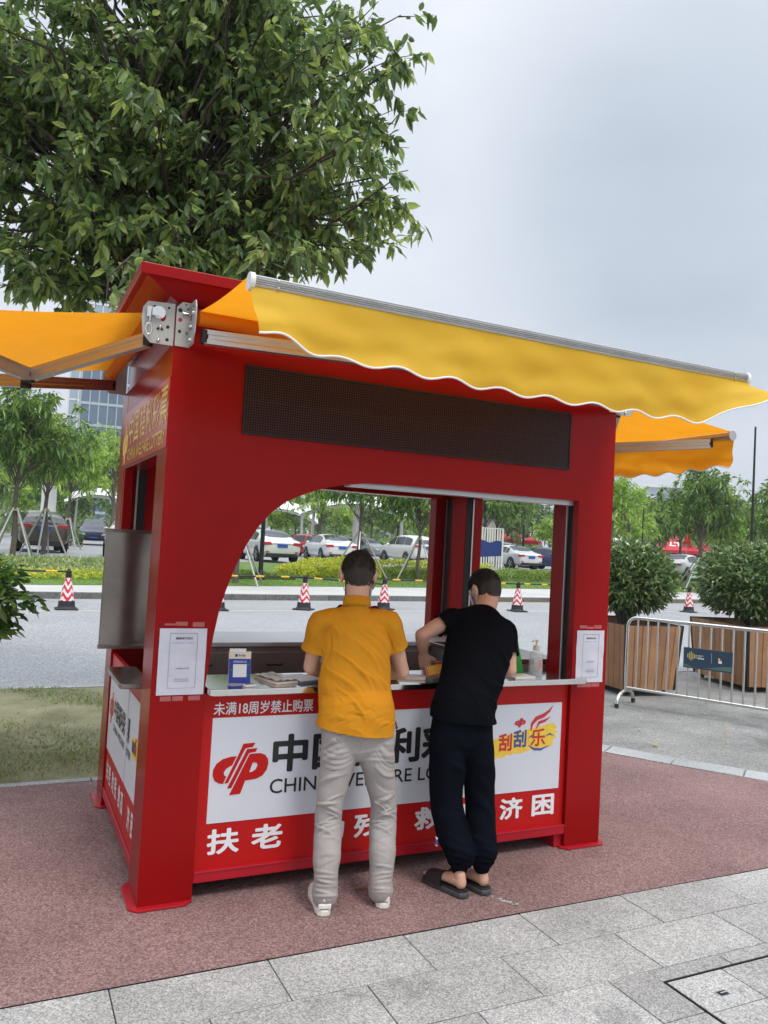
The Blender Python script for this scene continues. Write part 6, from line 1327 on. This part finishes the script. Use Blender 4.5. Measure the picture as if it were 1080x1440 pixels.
def pay_sign():
    t = thing('payment_sign', 'blue and cream standing payment sign at the left end of the counter', 'payment sign', (.430, .055, ZT), R(-6)); tl = Matrix.Rotation(R(-10), 4, 'X')
    b = MB().box((-.055, -.004, .0), (.055, .004, .158), T=tl).build('stand', 'cardcream', t, bevel=.002); MB().box((-.0535, -.0062, .004), (.0535, -.0041, .122), T=tl).build('card', 'cardblue', b)
    F_ = tl @ Matrix.Translation((0, -.0064, 0)) @ Matrix.Rotation(R(90), 4, 'X')
    MB().box((-.033, -.0072, .034), (.033, -.0063, .096), T=tl).build('white_square', 'plasticw', b)
    MB().box((-.024, -.0055, .132), (-.012, -.0043, .145), T=tl).build('logo', 'cardblue', b)
    text('lettering', '支付宝', (-.008, .133, .026, .144), tl @ Matrix.Translation((0, -.0045, 0)) @ Matrix.Rotation(R(90), 4, 'X'), 'black', b, depth=.0006, bold=.02); text('lettering', '推荐使用支付宝', (-.032, .103, .032, .113), tl @ Matrix.Translation((0, -.0066, 0)) @ Matrix.Rotation(R(90), 4, 'X'), 'whitetxt', b, depth=.0006)
    for x, z in ((.042, .094), (-.042, .068), (.040, .044)): MB().lathe([(0, 0), (.0055, 0), (.0055, .001), (0, .001)], n=12, T=tl @ Matrix.Translation((x, -.0063, z)) @ Matrix.Rotation(R(90), 4, 'X')).build('dot', 'green', b)
    MB().box((-.052, -.004, .156), (.03, .004, .172), T=tl).build('top_tab', 'plasticw', b, bevel=.002); MB().box((-.045, -.02, 0), (.045, .05, .004)).build('foot', 'clear', t, bevel=.001)
    p = thing('coin_tray', 'small white tray in front of the payment sign', 'tray', (.465, -.005, ZT), R(10)); MB().box((-.03, -.018, 0), (.03, .018, .010)).build('tray', 'plasticw', p, bevel=.004); MB().box((-.022, -.011, .0102), (.022, .011, .012)).build('recess', 'greytxt', p)
pay_sign()
def flat(name, lb, cat, loc, rz, w, d, h, mt, extra=None):
    t = thing(name, lb, cat, (loc[0], loc[1], ZT), rz); MB().box((-w/2, -d/2, .0), (w/2, d/2, h)).build('base', mt, t, bevel=.0015)
    if extra: extra(t, w, d, h)
    return t
def wrap(t, w, d, h):
    MB().grid(lambda u, v: ((u-.5)*w*.98, (v-.5)*d*.98, h+.004+.020*math.exp(-((u-.45)**2+(v-.6)**2)/.05)+.006*abs(math.sin(u*9+v*7))), 20, 20).build('wrap', 'film', t)
def sheets(t, w, d, h): MB().box((-w/2+.006, -d/2+.006, h), (w/2-.006, d/2-.006, h+.003)).build('sheet', 'paper', t)
flat('ticket_pad', 'stack of tickets wrapped in clear film on the counter', 'ticket stack', (.64, .13, 0), R(14), .125, .22, .012, 'cardcream', wrap); flat('ticket_pad', 'silver-white ticket pad between the film-wrapped stack and the cream one', 'ticket stack', (.775, .12, 0), R(12), .125, .20, .012, 'greytxt', sheets)
flat('ticket_pad', 'cream and orange ticket pad half hidden by the man in mustard yellow', 'ticket stack', (.915, .15, 0), R(10), .13, .20, .008, 'cardcream', lambda t, w, d, h: MB().box((-w/2, d/2-.03, h), (w/2, d/2-.004, h+.001)).build('printed_edge', 'ticket', t))
flat('ticket_pad', 'stack of tickets between the two customers', 'ticket stack', (1.40, .09, 0), R(-20), .16, .10, .012, 'cardcream', sheets); flat('scratch_tool_box', 'dark grey-green box lying on the counter beside the held ticket', 'box', (1.505, -.005, 0), R(8), .115, .05, .022, 'boxgrey')
flat('cash_tray', 'white tray with small printed papers left of the sanitiser bottle', 'tray', (2.07, .03, 0), R(5), .15, .11, .012, 'plasticw', lambda t, w, d, h: MB().box((-.05, -.03, h), (.02, .03, h+.003)).build('paper', 'cardcream', t))
def ticket_held():
    t = thing('scratch_ticket', 'orange scratch ticket with a red border held by the man in black', 'ticket', (1.55, .085, 1.045)); n = V3((-.35, -.75, .55)).normalized(); q = n.to_track_quat('Z', 'Y').to_matrix().to_4x4() @ Matrix.Rotation(R(12), 4, 'Z')
    w, h = .058, .042
    MB().grid(lambda u, v: q @ V3(((u-.5)*2*w, (v-.5)*2*h, .006*math.sin(u*3))), 10, 6).build('card', 'plasticw', t); MB().grid(lambda u, v: q @ V3(((u-.5)*2*(w-.003), (v-.5)*2*(h-.003), .0008+.006*math.sin(u*3))), 10, 6).build('border', 'ticketred', t)
    MB().grid(lambda u, v: q @ V3(((u-.5)*2*(w-.008), (v-.5)*2*(h-.014)-.004, .0016+.006*math.sin(u*3))), 10, 6).build('play_area', 'ticket', t); MB().grid(lambda u, v: q @ V3((-.04+.045*u, .027+.008*v, .0022+.006*math.sin((.15+.4*u)*3))), 6, 2).build('title_mark', 'black', t)
ticket_held()
def sanitiser():
    t = thing('sanitiser_bottle', 'clear pump bottle of hand sanitiser at the right end of the counter', 'bottle', (2.215, .075, ZT), R(10))
    MB().lathe([(0, 0), (.036, 0), (.040, .006), (.041, .03), (.040, .118), (.037, .132), (.022, .145), (.014, .150), (.014, .158), (0, .158)], n=28).build('bottle', 'clear', t)
    MB().lathe([(0, .003), (.036, .004), (.038, .02), (.0375, .10), (0, .10)], n=24).build('gel', 'gel', t); p = MB().lathe([(.018, .150), (.019, .152), (.019, .172), (.012, .176), (.006, .178), (.006, .198), (.012, .200), (.012, .208), (0, .210)], n=18).build('pump', 'cardcream', t)
    MB().tube([(0, 0, .205), (-.03, -.006, .206), (-.042, -.008, .200)], .005, 8).build('nozzle', 'cardcream', p); l = MB()
    l.grid(lambda u, v: (.0415*math.cos(-2.6+1.4*u), .0415*math.sin(-2.6+1.4*u), .035+.07*v), 14, 2); o = l.build('label', 'film', t)
    m = MB(); 
    for k in range(7): m.grid(lambda u, v: (.042*math.cos(-2.0+.75*u), .042*math.sin(-2.0+.75*u), .04+.009*k+.003*v), 10, 1)
    m.build('label_marks', 'ticketred', o)
sanitiser()
t = thing('counter_card', 'green folded standing card beside the sanitiser bottle', 'card', (2.105, .115, ZT), R(-20)); MB().prism([(-.045, .018), (.045, .018), (.0, .215)], 'y', -.001, .001).prism([(-.05, 0), (.05, 0), (.046, .018), (-.046, .018)], 'y', -.001, .001).build('face', 'green', t); MB().prism([(-.045, .0), (.045, .0), (.0, .215)], 'y', .035, .037).build('face', 'plasticw', t)

# ================================================================== CARS
def carmat(name, c, metal=.0): m = mat(name, c, .25, metal, noise=(.6, .03), coat=.8); return m
CM = dict(white=carmat('car_white', (.68, .69, .68)), brown=carmat('car_brown', (.10, .085, .065), .4), navy=carmat('car_navy', (.025, .03, .07), .3), red=carmat('car_red', (.40, .035, .025)), cream=carmat('car_cream', (.55, .50, .43)), grey=carmat('car_grey', (.13, .13, .14), .4), blue=carmat('car_blue', (.025, .04, .13), .3), silver=carmat('car_silver', (.40, .42, .44), .5), black=carmat('car_black', (.012, .012, .015)))
for k, v in CM.items(): M['car_'+k] = v
M['tail'] = mat('tail_light', (.50, .01, .02), .15, coat=.5); M['headlamp'] = mat('headlamp', (.65, .68, .72), .1, spec=.8); M['plate'] = mat('plate_blue', (.02, .09, .42), .4); M['trimblk'] = mat('black_trim', (.02, .02, .02), .5); M['chrome'] = mat('chrome', (.7, .7, .7), .12, 1)
def car(kind, colr, loc, az, label):
    """y runs forward; built as cross-sections along the length"""
    if kind == 'saloon':
        L, Wd = 4.65, 1.82; st = [(-2.32, .40, .80, .78, .72), (-2.26, .30, .96, .86, .80), (-2.0, .24, 1.02, .90, .84), (-1.62, .22, 1.06, .91, .80), (-1.15, .20, 1.30, .91, .66), (-.65, .20, 1.42, .91, .60), (0, .20, 1.46, .91, .60), (.45, .20, 1.43, .91, .60), (.85, .20, 1.28, .91, .66), (1.25, .20, 1.02, .91, .78), (1.7, .22, .95, .90, .80), (2.1, .26, .84, .86, .76), (2.30, .36, .68, .78, .70)]
        belt = .93; wr, wf, rear_g, front_g, cab = -1.38, 1.38, (3, 5), (7, 9), (4, 8)
    else:
        L, Wd = 4.70, 1.88; st = [(-2.34, .46, 1.0, .80, .76), (-2.28, .34, 1.12, .88, .80), (-2.12, .30, 1.28, .92, .76), (-1.95, .28, 1.48, .93, .68), (-1.55, .26, 1.62, .93, .66), (-.8, .26, 1.68, .93, .65), (0, .26, 1.68, .93, .65), (.45, .26, 1.62, .93, .66), (.85, .26, 1.42, .93, .70), (1.2, .28, 1.15, .93, .82), (1.7, .28, 1.07, .92, .84), (2.12, .32, .96, .88, .80), (2.34, .42, .78, .80, .74)]
        belt = 1.05; wr, wf, rear_g, front_g, cab = -1.40, 1.42, (1, 3), (7, 9), (3, 8)
    t = thing('parked_car', label, 'car', loc, -az); mb = MB(); rings = []; NP = 8
    for (y, zl, zr, hw, rw) in st:
        bl = min(belt, zr-.04); cabn = zr > belt+.12
        ring = [(0, zl), (hw*.80, zl), (hw*.97, zl+.10), (hw, (zl+bl)*.5), (hw*.975, bl-.05), (hw*.94 if cabn else rw+.06, bl), (rw+.035 if cabn else rw, zr-.055 if cabn else zr-.02), (rw-.12, zr-.006), (0, zr+.012)]
        rings.append([(x, y, z) for x, z in ring]+[(-x, y, z) for x, z in ring[-2:0:-1]])
    n = len(rings[0]); v = [p for q in rings for p in q]; f = [(i*n+j, i*n+(j+1)%n, (i+1)*n+(j+1)%n, (i+1)*n+j) for i in range(len(rings)-1) for j in range(n)]+[tuple(range(n)), tuple(range((len(rings)-1)*n, len(rings)*n))[::-1]]
    mb.add(v, f, 0, True); body = mb.build('body', 'car_'+colr, t, fixn=True); ss = body.modifiers.new('sub', 'SUBSURF'); ss.levels = 1; ss.render_levels = 1
    def at(y, j):
        for i in range(len(st)-1):
            if st[i][0] <= y <= st[i+1][0]: u = (y-st[i][0])/(st[i+1][0]-st[i][0]); a, b = rings[i][j], rings[i+1][j]; return V3(a).lerp(V3(b), u)
    # side glass: between belt (5) and roof edge (6)
    for sx in (1, -1):
        y0, y1 = st[cab[0]][0]+.12, st[cab[1]][0]+.22; segs = [(y0, -.72 if kind == 'saloon' else -1.0), (-.66 if kind == 'saloon' else -.94, .12), (.20, y1)]
        for (a, b) in segs:
            def g(u, v):
                y = a+(b-a)*u; p = at(y, 5); q = at(y, 6); w = p.lerp(q, .10+.80*v); w.x += .012; w.x *= sx; return w
            MB().grid(g, 8, 3, flip=sx < 0).build('side_window', 'glasscar', t)
        MB().ball((sx*.98, .82, belt+.04), (.10, .06, .07)).build('mirror', 'car_'+colr, t)
    def screen_g(i0, i1, nm, sg):
        y0, y1 = st[i0][0], st[i1][0]
        def g(u, v):
            y = y0+.06+(y1-y0-.12)*v; q = at(y, 6); p = at(y, 8); e = (u-.5)*2; w = V3((q.x*.93*e, y, p.z-(p.z-q.z)*abs(e)**2.4)); w.z += .012; w.y += sg*.012; return w
        MB().grid(g, 12, 8).build(nm, 'glasscar', t)
    screen_g(rear_g[0], rear_g[1], 'rear_window', -1); screen_g(front_g[0], front_g[1], 'windscreen', 1)
    for sx in (1, -1):
        for wy in (wr, wf):
            w = MB(); T_ = Matrix.Translation((sx*(Wd/2-.115), wy, .335)) @ Matrix.Rotation(R(90)*sx, 4, 'Y'); ar = MB().lathe([(0, 0), (.385, 0), (.385, .01), (0, .01)], n=26, T=Matrix.Translation((sx*(Wd/2+.0), wy, .36)) @ Matrix.Rotation(R(90)*sx, 4, 'Y')).build('wheel_arch', 'trimblk', t)
            w.lathe([(.20, -.10), (.325, -.10), (.335, -.06), (.335, .08), (.325, .125), (.215, .13), (.20, .12)], n=26, T=T_); wo = w.build('wheel', 'tyre', t)
            rm = MB(); rm.lathe([(.0, .10), (.05, .13), (.06, .115), (.205, .10), (.215, .128)], n=26, T=T_); rm.build('rim', 'slot', wo); sp = MB()
            for k in range(5): a = 2*math.pi*k/5; sp.prism([(-.022, .03), (.022, .03), (.035, .205), (-.035, .205)], 'z', .112, .128, T=T_ @ Matrix.Rotation(a, 4, 'Z'))
            sp.build('spokes', 'alu', wo)
    yr = st[0][0]; yf = st[-1][0]; zl = .78 if kind == 'saloon' else 1.0
    for sx in (1, -1):
        MB().prism([(sx*.44, zl+.0), (sx*.86, zl-.02), (sx*.88, zl+.12), (sx*.52, zl+.13)], 'y', yr-.0+.0, yr+.20).build('tail_light', 'tail', t, bevel=.02); MB().prism([(sx*.46, .62), (sx*.84, .66), (sx*.86, .78), (sx*.52, .74)], 'y', yf-.18, yf+.01).build('headlight', 'headlamp', t, bevel=.02)
        MB().box((min(sx*.58, sx*.74), yr-.02, .46), (max(sx*.58, sx*.74), yr+.05, .50)).build('reflector', 'tail', t)
    MB().box((-.23, yr-.025, zl-.10), (.23, yr-.005, zl+.04)).build('licence_plate', 'plate', t); MB().box((-.45, yr-.01, zl+.055), (.45, yr+.02, zl+.08)).build('tailgate_strip', 'chrome', t); MB().box((-.70, yr-.012, .27), (.70, yr+.2, .42)).build('rear_bumper_trim', 'trimblk', t, bevel=.02)
    MB().box((-.42, yf-.08, .42), (.42, yf+.012, .66)).build('grille', 'trimblk', t, bevel=.02); MB().box((-.23, yf+.005, .44), (.23, yf+.022, .56)).build('licence_plate', 'plate', t)
    return t
CARS = [('saloon', 'white', (10.4, 31.6, 0), 1, 'white saloon seen from behind through the left of the arched window'), ('saloon', 'white', (15.35, 36.3, 0), 4, 'white saloon in the middle of the arched window, left of the staked tree'), ('suv', 'white', (20.9, 37.6, 0), 0, 'white SUV with a sloping rear window right of the head of the man in yellow'),
        ('saloon', 'white', (28.3, 38.0, 0), 0, 'white saloon right of the blue and white screen'), ('suv', 'brown', (.75, 32.4, 0), -2, 'dark brown SUV seen from behind at the far left'), ('suv', 'navy', (4.75, 51.0, 0), 187, 'dark blue SUV facing the camera left of the kiosk'), ('suv', 'cream', (4.15, 29.9, 0), 192, 'cream car mostly hidden behind the steel screen at the kiosk side'),
        ('saloon', 'red', (16.9, 43.6, 0), 142, 'red hatchback between the two white saloons'), ('saloon', 'silver', (13.3, 43.8, 0), 4, 'silver car behind the leftmost white saloon'), ('saloon', 'silver', (21.2, 45.2, 0), 160, 'silver saloon behind the staked tree in the arched window'), ('suv', 'grey', (31.4, 43.0, 0), 140, 'grey SUV behind the white saloon in the right window'),
        ('saloon', 'blue', (31.9, 38.6, 0), 165, 'dark blue saloon at the right edge of the right window'), ('saloon', 'white', (36.2, 31.4, 0), 70, 'white car seen from the side between the two shrubs'), ('saloon', 'silver', (33.4, 37.0, 0), 30, 'silver car with a black rear behind the shrub nearest the kiosk'), ('saloon', 'black', (-2.3, 46.0, 0), 0, 'black car at the left edge behind the tree stakes')]
for k, c, l, az, lb in CARS: car(k, c, (l[0], l[1], .65), R(az), lb)
# ================================================================== AIR
def haze():
    o = MB().box((-880, -110, -1.2), (880, 700, 125)).build('haze', 'haze'); tag(o, 'thin pale haze over the whole place', 'haze', kind='stuff')
hz = bpy.data.materials.new('haze_air'); hz.use_nodes = True; hz.node_tree.nodes.clear()
_o = hz.node_tree.nodes.new('ShaderNodeOutputMaterial'); _p = hz.node_tree.nodes.new('ShaderNodeVolumePrincipled'); _p.inputs['Density'].default_value = .0006; _p.inputs['Color'].default_value = (.90, .94, 1, 1); _p.inputs['Anisotropy'].default_value = .2
hz.node_tree.links.new(_p.outputs[0], _o.inputs['Volume']); M['haze'] = hz
haze()
